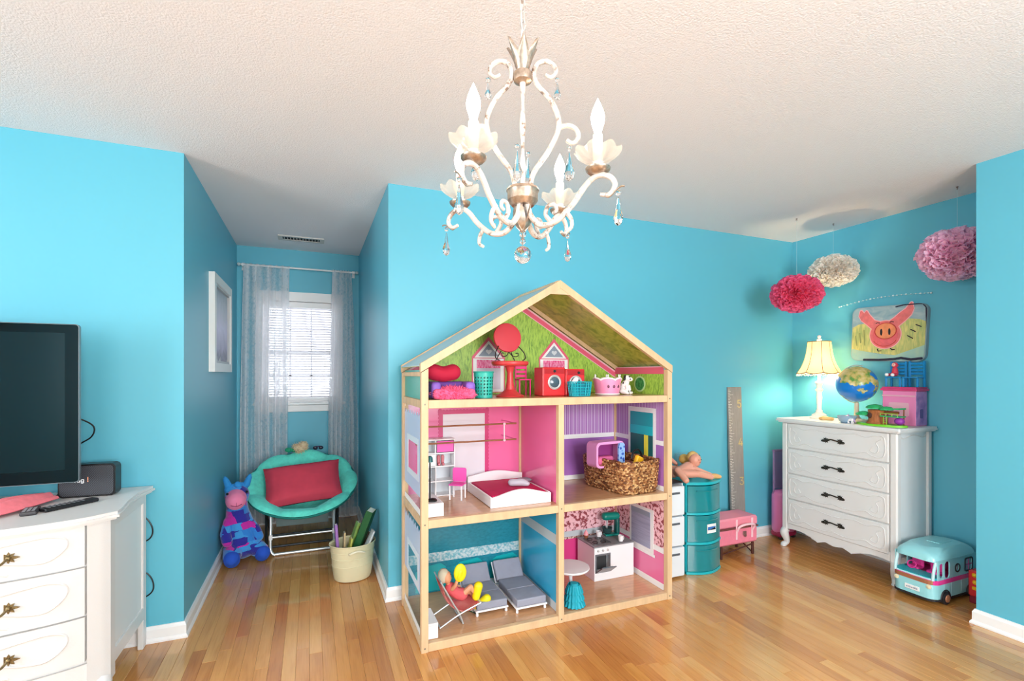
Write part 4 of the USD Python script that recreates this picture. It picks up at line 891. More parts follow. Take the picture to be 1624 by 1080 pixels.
for s in (-1, 1):
    obj('wire_leg', tube(spline([(s * .06, .0, .085), (s * .085, -.02, .05), (s * .09, -.03, .02), (s * .07, -.04, .004)], 5), .003, 6), WIRE, t)
    obj('wire_leg', tube(spline([(s * .03, .04, .06), (s * .045, .05, .03), (s * .06, .05, .003)], 5), .003, 6), WIRE, t)
    obj('wire_scroll', tube(spline([(0, -.004, .052), (s * .02, -.012, .03), (s * .045, -.02, .028), (s * .05, -.02, .045), (s * .035, -.016, .045)], 5), .0026, 6), WIRE, t)
t = thing('toy_chair', 'hot pink slatted toy chair between the red table and the washing machine', 'toy chair', (1.165, 2.66, z))
HP = M('toy_hot_pink', (236, 44, 130), .45)
for x in (-.034, .034): obj('back_post', box(x - .004, x + .004, .02, .028, 0, .2, .001), HP, t); obj('leg', box(x - .004, x + .004, -.04, -.032, 0, .088, .001), HP, t)
for k in range(4): obj('slat', box(-.034, .034, .021, .027, .105 + .025 * k, .121 + .025 * k, .001), HP, t)
obj('seat', box(-.04, .04, -.044, .028, .088, .096, .002), HP, t)
def machine(name, lab, x, w, dark, z1):
    t = thing(name, lab, 'toy appliance', (x, 2.52, z))
    obj('cabinet', box(-w / 2, w / 2, -.06, .06, 0, z1, .005), RED, t)
    obj('control_panel', box(-w / 2 + .006, w / 2 - .006, -.063, -.0598, z1 - .036, z1 - .008, .001), M('toy_dark_red', (176, 26, 32), .3), t)
    obj('dial', T(lathe([(.008, 0), (.007, .006), (0, .006)], 14), (0 if dark else .02, -.063, z1 - .022), rx=90), M('toy_black', (30, 28, 30), .3), t)
    obj('door_ring', T(lathe([(.042, 0), (.042, .006), (.036, .009), (.030, .006), (.030, 0)], 28), (0, -.0601, z1 * .48), rx=90), M('toy_silver', (206, 204, 204), .3, metal=.4), t)
    obj('door_glass', T(lathe([(.030, 0.006), (.02, .01), (0, .012)], 24), (0, -.0601, z1 * .48), rx=90), M('toy_slate_glass', (72, 92, 104), .12), t)
machine('toy_washer', 'red toy washing machine with slate round door next to the hot pink chair', 1.275, .142, True, .163)
machine('toy_dryer', 'red toy dryer partly behind the small teal laundry basket', 1.412, .126, False, .154)
t = thing('toy_basket', 'small teal laundry basket in front of the red toy dryer', 'toy basket', (1.408, 2.405, z))
def lattice(r0, r1, h, sx, sy):
    ms = [tube([(sx * (r0 + (r1 - r0) * q) * np.sign(math.cos(a)) * abs(math.cos(a)) ** .6, sy * (r0 + (r1 - r0) * q) * np.sign(math.sin(a)) * abs(math.sin(a)) ** .6, h * q + .002) for a in np.linspace(0, 2 * PI, 32, endpoint=False)], .0026, 6, True) for q in np.linspace(0, 1, 6)]
    for a in np.linspace(0, 2 * PI, 26, endpoint=False):
        c, s = np.sign(math.cos(a)) * abs(math.cos(a)) ** .6, np.sign(math.sin(a)) * abs(math.sin(a)) ** .6
        ms.append(rod((sx * r0 * c, sy * r0 * s, .002), (sx * r1 * c, sy * r1 * s, h), .0028, 6))
    return cat(ms)
obj('lattice_wall', lattice(.85, 1, .078, .068, .04), M('toy_aqua', (0, 164, 178), .4), t)
obj('lining', ext(rrect(-.055, .055, -.03, .03, .015), .07, (0, 0, .002)), M('toy_deep_aqua', (0, 128, 146), .5), t)
obj('laundry', T(blob([[(-.04, 0, .075, .014), (-.02, .005, .095, .015)]], .01)), M('white_cotton', (240, 236, 240), .9), t)
t = thing('crown_tub', 'pink crown-shaped toy tub with white scalloped rim in the attic', 'toy tub', (1.652, 2.495, z))
def tubw(u, v):
    a = 2 * PI * u; r = .068 + .014 * v; return (r * math.cos(a), r * math.sin(a), .006 + v * (.082 + .012 * abs(math.cos(3 * a)) ** .7))
obj('wall', sheet(tubw, 72, 6, .004), M('toy_pink', (246, 150, 190), .35), t)
obj('rim', tube([(.083 * math.cos(a), .083 * math.sin(a), .089 + .012 * abs(math.cos(3 * a)) ** .7) for a in np.linspace(0, 2 * PI, 72, endpoint=False)], .005, 8, True), M('toy_white', (246, 240, 240), .35), t)
obj('base', lathe([(.07, 0), (.075, .004), (.075, .01), (.06, .012)], 36), M('toy_white', (246, 240, 240), .35), t)
for k in range(6): obj('point', lathe([(.005, .098), (.003, .112), (.005, .118), (0, .124)], 8, (.083 * math.cos(k * PI / 3), .083 * math.sin(k * PI / 3), 0)), M('toy_white', (246, 240, 240), .35), t)
obj('gem', cat([sph((-.074 * math.sin(a), -.077 * math.cos(a), .052), .008, 1, (1, .5, 1.3)) for a in (-.4, .05, .5)]), M('toy_dark_rose', (120, 60, 90), .3), t)
t = thing('toy_dog', 'white black-spotted toy dog sitting beside the pink crown tub', 'toy dog', (1.79, 2.5, z), 25)
obj('body', blob([[(0, .02, .03, .03), (0, .005, .06, .024), (0, -.008, .082, .016)], [(0, -.01, .098, .021), (0, -.034, .092, .012)], [(-.013, -.012, .05, .011), (-.014, -.022, .008, .009)], [(.013, -.012, .05, .011), (.014, -.022, .008, .009)],
                   [(-.022, .01, .022, .02), (-.024, -.024, .01, .01)], [(.022, .01, .022, .02), (.024, -.024, .01, .01)], [(0, .045, .02, .007), (.02, .065, .018, .005)]], .008), pattern('dalmatian', (30, 28, 30), (244, 240, 236), 30., .2, .02), t, True)
for s in (-1, 1): obj('ear', blob([[(s * .017, -.004, .112, .006), (s * .024, -.004, .094, .008)]], .006), M('toy_black', (30, 28, 30), .3), t, True)

# ---- rose bedroom things
z = S1
TW = M('toy_white_panel', (240, 238, 240), .3)
t = thing('toy_bed', 'white toy bed with magenta bedding in the pink dollhouse room', 'toy bed', (1.035, 2.575, z))
def board(w, h0, h1): return [(-w / 2, 0), (w / 2, 0)] + [(w / 2 - w * q, h0 + (h1 - h0) * math.sin(PI * q) ** 1.5) for q in np.linspace(0, 1, 21)]
obj('footboard', ext(board(.35, .052, .085), .012, (0, -.19, 0), (1, 0, 0), (0, 0, 1)), TW, t)
obj('headboard', ext(board(.35, .088, .112), .012, (0, .205, 0), (1, 0, 0), (0, 0, 1)), TW, t)
for s in (-1, 1): obj('side_rail', box(s * .169 - .005, s * .169 + .005, -.19, .193, .002, .055, .001), TW, t)
obj('mattress', T(rbox((.322, .37, .05), .012), (0, .003, .034)), M('magenta_satin', (192, 18, 86), .7, var=.08, vs=12, bump=.001, bs=40), t)
cl = obj('toy_clutch', T(blob([[(-.04, 0, .02, .02), (.02, .0, .022, .022), (.05, -.01, .016, .014)]], .01), (1.09, 2.545, z + .06), rz=-20), M('silver_satin', (186, 184, 196), .35)); tag(cl, 'silver grey toy bolster lying on the magenta bedding', 'toy pillow')
cl = obj('grey_pillow', T(pillow(.09, .07, .02, 8), (1.165, 2.64, z + .071), rz=10), M('ash_cotton', (150, 146, 160), .8)); tag(cl, 'flat grey toy pillow at the right of the magenta bed', 'toy pillow')
t = thing('toy_shelf', 'white toy shelf unit with pink door in the pink dollhouse room', 'toy shelf', (.685, 2.765, z))
for x in (-.082, -.03, .08): obj('upright', box(x - .003, x + .003, -.045, .045, 0, .325, .001), TW, t)
for zz_ in (.003, .085, .17, .245, .322): obj('shelf', box(-.08, .078, -.044, .044, zz_ - .003, zz_ + .003), TW, t)
obj('back_sheet', box(-.08, .078, .042, .045, 0, .325), M('pale_grey_panel', (214, 220, 226), .4), t)
obj('door', box(-.024, .074, -.046, -.042, .252, .315, .001), M('orchid_pink', (232, 86, 176), .4), t)
obj('door', box(-.079, -.034, -.046, -.042, .175, .24, .001), TW, t)
for k, x in enumerate((-.008, .016)):
    b = obj('toy_boot', T(blob([[(0, 0, .012, .009), (0, 0, .05, .01)], [(0, 0, .009, .009), (0, -.018, .008, .008)]], .006), (.685 + x, 2.75, z + .173)), M('dusty_rose', (206, 120, 130), .5)); tag(b, 'dusty rose toy boot, the %s of the pair on the white toy shelf' % ('left', 'right')[k], 'toy boot', 'boots on the toy shelf')
t = thing('toy_chair', 'orchid pink solid toy chair beside the white toy bed', 'toy chair', (.757, 2.63, z), -35)
OP = M('orchid_pink', (232, 86, 176), .4)
obj('backrest', ext(rrect(-.04, .04, .09, .168, .012), .006, (0, .036, 0), (1, 0, 0), (0, 0, 1)), OP, t)
obj('seat', box(-.04, .04, -.04, .036, .08, .088, .002), OP, t)
for x in (-.034, .034):
    for y in (-.034, .032): obj('leg', box(x - .004, x + .004, y - .004, y + .004, 0, .08, .001), TW, t)
bx_ = thing('white_box', 'plain white box on the middle floor at the dollhouse left post', 'box', (.562, 2.42, z))
obj('carton', box(-.04, .04, -.085, .085, 0, .066, .002), TW, bx_); obj('lid_seam', box(-.0402, .0402, -.0855, -.0851, .056, .0565), M('seam_grey', (190, 188, 190), .6), bx_)
t = thing('toy_floor_lamp', 'black toy lamp standing on the white box inside the dollhouse', 'toy lamp', (.556, 2.385, z + .0665))
obj('foot', lathe([(.024, 0), (.024, .006), (.018, .012), (.004, .015)], 24), BLACK, t); obj('stem', rod((-.012, .0, .012), (-.012, 0, .2), .0035, 8), BLACK, t); obj('shade', lathe([(.016, .195), (.014, .215), (.006, .225)], 16, (-.012, 0, 0)), M('dark_teal_toy', (34, 100, 104), .4), t)
t = thing('clothes_rail', 'two thin brown toy clothes rails across the pink dollhouse room', 'clothes rail', (0, 0, 0))
BR = M('brown_dowel', (150, 96, 66), .5)
for zz_ in (.947, 1.039):
    obj('rail', rod((L1 + .001, 2.60, zz_), (1.10, 2.60, zz_), .0048, 8), BR, t); obj('bracket', rod((1.095, 2.60, zz_), (1.095, YB - .003, zz_), .003, 8), HOTP, t)
t = thing('toy_hanger', 'white toy hanger strap linking the two brown clothes rails', 'toy hanger', (1.02, 2.592, .94))
obj('strap', rod((0, -.004, .005), (0, -.004, .10), .0032, 6), TW, t)
for zz_ in (.007, .1): obj('knob', sph((0, -.006, zz_), .0085, 2), M('blush_plastic', (240, 206, 220), .4), t)

# ---- purple room: basket of toys
t = thing('wicker_basket', 'brown woven basket filled with toys in the purple dollhouse room', 'basket', (1.765, 2.525, z), 10)
WK = custom('water_hyacinth', {'t': ('texture_coordinate', {}), 'v': ('voronoi_texture', dict(scale=85.)), 's': ('separate_color', {}), 'r': ('rgb_ramp', {'ramp': [(0, tuple(lin((86, 46, 22)))), (.45, tuple(lin((146, 92, 50)))), (.75, tuple(lin((190, 140, 88)))), (1, tuple(lin((222, 182, 128))))]}), 'p': ('principled_bsdf', dict(roughness=.55)), 'b': ('bump', dict(strength=.8, distance=.003))},
    [('t.object', 'v.vector'), ('v.color', 's.color'), ('s.g', 'r.fac'), ('r.color', 'p.base_color'), ('v.distance', 'b.height'), ('b.normal', 'p.normal')], 'p.BSDF')
def rr_path(w, d, r, n=150):
    c = np.array(rrect(-w / 2, w / 2, -d / 2, d / 2, r).exterior.coords)[:-1]; ls = LineString(np.vstack([c, c[:1]]))
    return np.array([ls.interpolate(q, normalized=True).coords[0] for q in np.linspace(0, 1, n, endpoint=False)])
for k in range(12):
    q = k / 11; pth = rr_path(.275 + .02 * q - .012 * (k == 0), .385 + .02 * q, .06); ph = k * 2.1
    obj('woven_coil', tube([(x, y, .011 + .0155 * k + .002 * math.sin(.9 * i + ph)) for i, (x, y) in enumerate(pth)], [.0098 * (1 + .16 * math.sin(1.9 * i + ph)) for i in range(len(pth))], 7, True), WK, t)
obj('bottom', ext(rrect(-.135, .135, -.19, .19, .055), .008, (0, 0, .003)), WK, t)
obj('toy_heap', T(pillow(.25, .35, .09, 12), (0, 0, .115)), pattern('mixed_toys', (150, 70, 70), (196, 150, 90), 30., .4, .1), t, True, label='jumbled small toys filling the basket')
t = thing('toy_carriage', 'pink and blue toy playset case in the brown woven basket', 'toy case', (1.665, 2.545, z + .155), 8)
out_ = rrect(-.115, .105, -.02, .135, .03)
obj('outer_shell', ext(out_.difference(rrect(-.1, .09, -.008, .12, .022)), .09, (0, .03, 0), (1, 0, 0), (0, 0, 1)), M('toy_candy_pink', (240, 160, 214), .35), t)
obj('back_wall', ext(rrect(-.1, .09, -.008, .12, .02), .006, (0, .029, 0), (1, 0, 0), (0, 0, 1)), M('toy_plum', (150, 60, 130), .4), t)
obj('inner_seat', T(rbox((.12, .05, .05), .015), (-.02, -.02, .02)), M('toy_rose', (214, 100, 150), .4), t)
obj('blue_side', ext(rrect(.052, .1, -.015, .125, .02), .012, (0, -.06, 0), (1, 0, 0), (0, 0, 1)), pattern('blue_dots', (30, 80, 190), (150, 190, 240), 50., .4, .1), t)
t = thing('toy_handbag', 'yellow toy bag with black hoop handle in the brown woven basket', 'toy bag', (1.845, 2.45, z + .15), 12)
obj('bag', T(rbox((.06, .03, .06), .01), (-.01, -.01, .02), ry=25), M('toy_amber', (246, 186, 30), .4), t)
obj('hoop_handle', tube([(.045 * math.cos(q), 0.012, .035 + .05 * math.sin(q)) for q in np.linspace(0, PI, 18)], .0065, 8), BLACK, t)

# ---- aqua room
z = S0
bx_ = thing('white_box', 'plain white box on the lowest floor at the dollhouse left post', 'box', (.546, 2.4, z))
obj('carton', box(-.026, .026, -.075, .09, 0, .075, .002), TW, bx_); obj('lid_seam', box(-.0262, .0262, -.0755, -.0751, .064, .0645), M('seam_grey', (190, 188, 190), .6), bx_)
def daybed(x, y, L, lab):
    t = thing('toy_daybed', lab, 'toy lounger', (x, y, z))
    GR = M('grey_toy_cushion', (150, 152, 168), .7, var=.05, vs=20)
    w = .185
    obj('frame', cat(box(-w / 2, w / 2, 0, L, .022, .032, .002)), TW, t)
    for sx in (-1, 1):
        for yy in (.012, L - .012): obj('leg', lathe([(.006, 0), (.008, .005), (.006, .024)], 8, (sx * (w / 2 - .01), yy, 0)), TW, t)
    obj('seat_cushion', T(rbox((w - .012, L * .34, .04), .007), (0, L * .175, .053)), GR, t)
    obj('seat_cushion', T(rbox((w - .012, L * .34, .04), .007), (0, L * .515, .053)), GR, t)
    obj('back_cushion', T(rbox((w - .012, .12, .035), .008), (0, L * .84, .098), rx=52), GR, t)
    obj('back_board', T(box(-w / 2, w / 2, -.06, .065, -.003, .003, .001), (0, L * .86, .085), rx=52), M('pale_grey_panel', (214, 220, 226), .4), t)
daybed(1.105, 2.392, .42, 'grey cushioned toy lounger nearest the partition in the aqua room')
daybed(.895, 2.44, .37, 'grey cushioned toy lounger half hidden behind the reclining doll')
t = thing('toy_deck_chair', 'coral striped folding toy deck chair with silver frame in the aqua room', 'toy deck chair', (0, 0, 0))
CS = pattern('coral_stripe', (226, 84, 96), (246, 160, 150), 18., .5, .15, 'noise', (.4, .4, 3), .8)
prof_ = spline([(.606, .272), (.628, .2), (.662, .142), (.715, .108), (.77, .108), (.812, .135)], 6)
def sling(u, v):
    q = u * (len(prof_) - 1); i = int(min(q, len(prof_) - 2)); p = prof_[i] + (prof_[i + 1] - prof_[i]) * (q - i)
    return (p[0], 2.405 + .135 * v, p[1] - .012 * math.sin(PI * v))
obj('sling', sheet(sling, 30, 8, .004), CS, t, True)
for y in (2.4, 2.545):
    obj('frame_rail', tube(spline([(.605, y, .272), (.66, y, .17), (.7, y, .1), (.72, y, .046)], 4), .0042, 8), GREYM, t)
    obj('frame_rail', tube(spline([(.60, y, .046), (.7, y, .096), (.815, y, .136)], 4), .0042, 8), GREYM, t)
for x, zz_ in ((.605, .272), (.815, .136), (.60, .046), (.72, .046)): obj('cross_rod', rod((x, 2.4, zz_), (x, 2.545, zz_), .0042, 8), GREYM, t)
SKIN = M('doll_skin', (224, 160, 122), .45)
d = thing('doll', 'doll in a coral dress with yellow slippers lying in the toy deck chair', 'doll', (.70, 2.47, .19))
def P(x, y, zz_, r): return (x - .70, y - 2.47, zz_ - .19, r)
obj('body', blob([[P(.648, 2.47, .275, .027), P(.652, 2.468, .262, .026)], [P(.655, 2.47, .245, .011), P(.664, 2.47, .222, .012)], [P(.672, 2.47, .208, .026), P(.70, 2.47, .178, .024), P(.725, 2.47, .16, .027)],
     [P(.674, 2.445, .212, .012), P(.685, 2.425, .235, .010), P(.694, 2.42, .262, .009)], [P(.674, 2.5, .21, .012), P(.705, 2.525, .19, .010), P(.735, 2.52, .185, .008)],
     [P(.73, 2.458, .165, .018), P(.775, 2.45, .205, .014), P(.80, 2.45, .165, .010), P(.805, 2.45, .15, .009)], [P(.73, 2.485, .162, .018), P(.785, 2.49, .165, .014), P(.828, 2.488, .10, .010), P(.832, 2.486, .085, .009)]], .008, 6, 12), SKIN, d, True)
obj('dress', blob([[P(.672, 2.47, .208, .030), P(.70, 2.47, .178, .029), P(.732, 2.47, .165, .034)]], .01), M('coral_dress', (222, 92, 100), .8), d, True)
obj('hair', blob([[P(.635, 2.475, .285, .029), P(.63, 2.47, .262, .024)], [P(.63, 2.49, .27, .02), P(.625, 2.495, .235, .016)]], .008), M('ash_blond_hair', (206, 196, 172), .6), d, True)
for y in (2.461, 2.479): obj('eye', sph((.671 - .70, y - 2.47, .283 - .19), .0032, 1), BLACK, d)
obj('mouth', sph((.668 - .70, 0, .266 - .19), .004, 1, (.6, 1.2, .6)), M('doll_lips', (200, 70, 80), .4), d)
YEL = M('lemon_rubber', (246, 226, 20), .5)
obj('hand_paddle', T(blob([[P(.70, 2.415, .285, .016), P(.708, 2.415, .31, .018)]], .01)), YEL, d, True)
obj('hand_paddle', T(sph((0, 0, 0), .034, 2, (1, .4, 1.4)), (.008, -.055, .112)), YEL, d, True)
obj('slipper', blob([[P(.804, 2.446, .15, .021), P(.816, 2.442, .205, .024)]], .01), YEL, d, True)
obj('slipper', blob([[P(.828, 2.48, .082, .026), P(.872, 2.468, .118, .024)]], .01), YEL, d, True)
t = thing('picture_book', 'small open picture book lying by the yellow slippers in the aqua room', 'book', (.845, 2.525, z + .004), 30)
obj('cover', T(box(-.05, .05, -.036, .036, 0, .004, .001), ry=-4), M('dark_green_cover', (60, 84, 60), .5), t); obj('page', T(box(-.046, .046, -.033, .033, .0042, .007), ry=-4), pattern('book_picture', (90, 110, 120), (224, 216, 206), 40., .4, .1), t)

# ---- kitchen
t = thing('toy_kitchen', 'white toy kitchen unit with open oven door in the pink kitchen', 'toy kitchen', (1.764, 2.69, z))
obj('cabinet', cat(box(-.146, .146, .085, .1, 0, .205), box(-.146, -.14, -.105, .085, 0, .205), box(-.03, .146, -.105, .085, 0, .205), box(-.14, -.03, -.105, .085, 0, .05), box(-.14, -.03, -.105, .085, .165, .205)), TW, t)
obj('worktop', box(-.15, .15, -.108, .102, .2052, .213, .002), M('toy_grey_top', (140, 142, 146), .3), t)
obj('hob', box(-.13, .0, -.075, .06, .2132, .2165, .001), M('toy_slate_hob', (92, 94, 98), .25), t)
for x, y in ((-.1, -.04), (-.04, -.04), (-.1, .025), (-.04, .025)): obj('burner', tube([(x + .018 * math.cos(q), y + .018 * math.sin(q), .217) for q in np.linspace(0, 2 * PI, 16, endpoint=False)], .0022, 6, True), BLACK, t)
obj('oven_lining', box(-.1395, -.0305, -.06, .084, .051, .164), M('oven_dark', (62, 62, 64), .4), t)
OG = M('toy_oven_grey', (120, 122, 128), .3, metal=.3)
obj('oven_frame', ext(sbox(-.14, .05, -.03, .165).difference(sbox(-.131, .06, -.039, .155)), .004, (0, -.105, 0), (1, 0, 0), (0, 0, 1)), OG, t)
dr = obj('oven_door', T(ext(sbox(-.052, 0, .052, .085), .006, (0, 0, 0), (1, 0, 0), (0, 0, 1)), (-.085, -.109, .056), rx=52), OG, t)
obj('oven_glass', T(ext(sbox(-.038, .02, .038, .068), .001, (0, .0065, 0), (1, 0, 0), (0, 0, 1)), (-.085, -.1125, .0575), rx=52), M('toy_chrome', (214, 216, 220), .15, metal=.7), dr)
for k in range(3): obj('knob', T(lathe([(.007, 0), (.006, .008), (0, .008)], 12), (-.12 + .035 * k, -.105, .186), rx=90), M('toy_silver', (206, 204, 204), .3, metal=.4), t)
def cup(x, y, lab, r=.018, h=.036):
    c = thing('toy_cup', lab, 'toy cup', (x, y, z + .2172)); obj('bowl', shell([(r * .75, 0), (r * .8, .003), (r, h)], .0025, 20), TW, c); obj('handle', tube([(r * .85 + .009 * math.sin(q), 0, h * .5 + .011 * math.cos(q)) for q in np.linspace(0, PI, 10)], .002, 6), TW, c)
cup(1.83, 2.61, 'white toy cup at the front edge of the toy kitchen top'); cup(1.745, 2.735, 'white toy cup near the back of the toy kitchen top')
t = thing('toy_cupcake', 'tiny toy cupcake with pink icing on the toy kitchen hob', 'toy cupcake', (1.655, 2.745, z + .2172))
obj('case', lathe([(.011, 0), (.016, .02)], 14), M('cupcake_brown', (150, 90, 60), .6), t); obj('icing', lathe([(.017, .02), (.013, .032), (.006, .046), (0, .052)], 14), M('icing_pink', (250, 170, 180), .5), t)
t = thing('toy_mixer', 'dark teal toy stand mixer on the toy kitchen', 'toy mixer', (1.845, 2.74, z + .2132), -8)
MT = M('mixer_teal', (0, 128, 116), .3)
obj('foot', T(rbox((.10, .05, .014), .006), (0, 0, .0072)), MT, t); obj('column', T(rbox((.03, .045, .11), .012), (.04, 0, .062)), M('mixer_deep_teal', (0, 84, 80), .3), t)
obj('head', T(rbox((.125, .056, .05), .022), (-.005, 0, .128)), MT, t); obj('bowl', shell([(.016, .014), (.026, .02), (.034, .055)], .002, 24, (-.03, 0, 0)), M('smoked_bowl', (44, 70, 72), .2), t); obj('beater', rod((-.03, 0, .104), (-.03, 0, .04), .008, 8, .003), GREYM, t)
t = thing('toy_round_table', 'round white toy table in the pink kitchen beside the partition', 'toy table', (1.374, 2.45, z))
obj('tabletop', lathe([(.05, .168), (.104, .17), (.109, .176), (.107, .183), (.09, .185)], 40), TW, t); obj('stem', lathe([(.022, 0), (.02, .006), (.012, .015), (.010, .12), (.02, .16), (.05, .168)], 24), TW, t)
t = thing('toy_pouf', 'turquoise ruffled toy pouf under the round white toy table', 'toy pouf', (1.35, 2.366, z))
def ruf(r0, r1, z0, z1): return sheet(lambda u, v: ((r0 + (r1 - r0) * v + .004 * math.sin(16 * 2 * PI * u) * v) * math.cos(2 * PI * u), (r0 + (r1 - r0) * v + .004 * math.sin(16 * 2 * PI * u) * v) * math.sin(2 * PI * u), z0 + (z1 - z0) * v ** 1.3), 96, 6, .003)
obj('cushion', lathe([(.034, .002), (.036, .06), (.034, .105), (.02, .125)], 24), M('toy_turquoise', (0, 160, 180), .6), t)
for k in range(3): obj('ruffle', ruf(.032, .06 - .006 * k, .055 + .032 * k, .006 + .034 * k), M('toy_turquoise', (0, 160, 180), .6), t, 40)

# ------------------------------------------------------------------ drawer towers beside the dollhouse
t = thing('drawer_tower', 'white plastic three-drawer tower with grey slot handles next to the dollhouse', 'drawer tower', (2.14, 2.66, 0))
WP = M('white_plastic', (232, 236, 242), .35)
for s in (-1, 1): obj('side', box(s * .118 - .006, s * .118 + .006, -.13, .19, 0, .61, .003), WP, t)
obj('back', box(-.112, .112, .18, .19, 0, .61), WP, t); obj('top', box(-.124, .124, -.135, .19, .6102, .616, .002), M('black_tray', (52, 50, 58), .4), t)
for k in range(3):
    d = obj('drawer', box(-.111, .111, -.16, .175, .012 + .198 * k, .2 + .198 * k, .005), WP, t); obj('slot_handle', box(-.02, .07, -.163, -.159, .15 + .198 * k, .164 + .198 * k, .002), M('slot_grey', (92, 96, 104), .5), d)
t = thing('drawer_tower', 'translucent teal bow-front three-drawer tower by the pink case', 'drawer tower', (2.435, 2.66, 0))
TP = M('teal_translucent_plastic', (0, 132, 142), .22, coat=.4); TR = M('teal_rim_plastic', (24, 180, 192), .3)
def bowp(w, d0, b): return [(-w, d0), (w, d0)] + [(w * (1 - 2 * q), -.135 - b * math.sin(PI * q)) for q in np.linspace(0, 1, 17)]
for k in range(3):
    z0 = .02 + .196 * k
    obj('shelf_rim', ext(bowp(.148, .19, .05), .016, (0, 0, z0 - .018)), TR, t, 25)
    d = obj('drawer', ext(bowp(.138, .17, .046), .172, (0, 0, z0)), TP, t, 25)
    obj('drawer_lip', tube([(.09 * (1 - 2 * q), -.135 - .046 * math.sin(PI * (.175 + .65 * q)) - .003, z0 + .14) for q in np.linspace(0, 1, 12)], .004, 6), TP, d)
    if k == 1:
        ang = -8
        sk = obj('sticker', T(ext(sbox(-.04, -.03, .04, .03), .001, (0, 0, 0), (1, 0, 0), (0, 0, 1)), (.02, -.1825, z0 + .085), rz=3), M('white_print', (240, 240, 240), .4), d)
        obj('sticker_print', T(ext(sbox(-.034, -.008, .034, .012), .001, (0, 0, 0), (1, 0, 0), (0, 0, 1)), (.02, -.1838, z0 + .085), rz=3), M('navy_print', (40, 110, 190), .4), sk)
        obj('sticker_print', T(ext(Polygon([(-.034, -.008), (.0, -.002), (.03, .006), (.034, -.008)]), .001, (0, 0, 0), (1, 0, 0), (0, 0, 1)), (.02, -.185, z0 + .085), rz=3), M('toy_black', (30, 28, 30), .3), sk)
obj('top', ext(bowp(.15, .19, .052), .018, (0, 0, .592)), TR, t, 25)
for s in (-1, 1): obj('side_post', box(s * .143 - .005, s * .143 + .005, -.13, .185, 0.002, .592, .003), TR, t)
# dolls and box heaped on the towers
def toy_doll(name, lab, o, rz, ch, hair, hc, head, k=1.):
    sc = lambda c: [[tuple(k * q for q in p) for p in x] for x in c]
    ch, hair, head = sc(ch), sc(hair), tuple(k * q for q in head)
    d = thing(name, lab, 'doll', o, rz)
    obj('body', blob(ch, .011, 6, 12), SKIN2, d, True); obj('hair', blob(hair, .011, 6, 12), hc, d, True)
    for s in (-1, 1): obj('eye', sph((head[0] + s * .012, head[1] - head[3] * .93, head[2] + .004), .0035, 1), BLACK, d)
    obj('mouth', sph((head[0], head[1] - head[3] * .97, head[2] - .013), .004, 1, (1.5, .6, .6)), M('doll_lips', (200, 70, 80), .4), d)
SKIN2 = M('doll_skin_pink', (226, 160, 138), .45)
zt = .6165
hd = (-.055, .06, .20, .036)
toy_doll('doll', 'auburn-haired bare toy doll propped highest on the drawer towers', (2.325, 2.755, zt - .005), -8,
    [[hd, (hd[0], hd[1], hd[2] - .012, .033)], [(-.055, .06, .165, .014), (-.05, .055, .145, .016)], [(-.05, .055, .125, .036), (-.045, .04, .085, .033), (-.04, .03, .045, .037)],
     [(-.085, .05, .135, .016), (-.10, -.0, .11, .013), (-.075, -.04, .09, .012)], [(-.018, .05, .135, .016), (.03, .02, .10, .013), (.055, -.01, .07, .012)], [(-.06, .0, .04, .026), (-.05, -.06, .05, .02), (-.02, -.1, .02, .017)], [(-.02, .0, .04, .026), (.05, -.05, .045, .02), (.11, -.075, .02, .016)]],
    [[(-.06, .075, .215, .036), (-.055, .085, .18, .03)], [(-.02, .075, .2, .026), (.0, .07, .17, .02)]], M('auburn_hair', (190, 112, 60), .6), hd, 1.12)
hd = (.02, -.02, .105, .034)
toy_doll('doll', 'bare toy doll with blond hair slumped on the teal drawer tower', (2.385, 2.605, zt - .005), 10,
    [[hd, (.02, -.02, .095, .031)], [(.01, -.005, .08, .015), (.0, .0, .07, .017)], [(-.01, .0, .06, .034), (-.05, .01, .042, .034)], [(.0, -.03, .06, .015), (.05, -.05, .04, .012), (.1, -.06, .02, .012)], [(-.06, -.01, .035, .025), (-.02, -.07, .04, .019), (.06, -.09, .018, .016)], [(-.06, .03, .035, .025), (-.12, -.02, .06, .019), (-.13, -.08, .02, .016)]],
    [[(.028, .0, .115, .034), (.04, .0, .1, .028)]], M('blond_hair', (226, 178, 104), .6), hd, 1.25)
t = thing('clear_container', 'clear plastic toy box with black clip handle on the teal drawer tower', 'container', (2.50, 2.755, .6105), 6)
CLR = glass_pane('clear_plastic', (.96, .975, .98))
obj('wall', ext(rrect(-.075, .075, -.06, .06, .018).difference(rrect(-.072, .072, -.057, .057, .016)), .14, (0, 0, .003)), CLR, t); obj('bottom', ext(rrect(-.075, .075, -.06, .06, .018), .003), CLR, t)
obj('clip_handle', tube(spline([(-.078, -.066, .02), (-.08, -.068, .08), (-.074, -.07, .118), (-.05, -.072, .128), (.0, -.072, .13), (.045, -.07, .132)], 4), .008, 8), M('charcoal_plastic', (58, 56, 60), .4), t)
obj('contents', T(blob([[(-.03, 0, .035, .032), (.03, .01, .03, .028)], [(-.02, .0, .08, .024), (.0, .01, .06, .02)]], .012)), pattern('pastel_toys', (240, 180, 200), (250, 236, 236), 30., .4, .2), t, True)
b = obj('toy_ball', sph((2.425, 2.70, zt + .11), .036, 3), M('amber_ball', (222, 176, 92), .4, var=.15, vs=30)); tag(b, 'amber toy ball wedged between the dolls on the towers', 'ball')
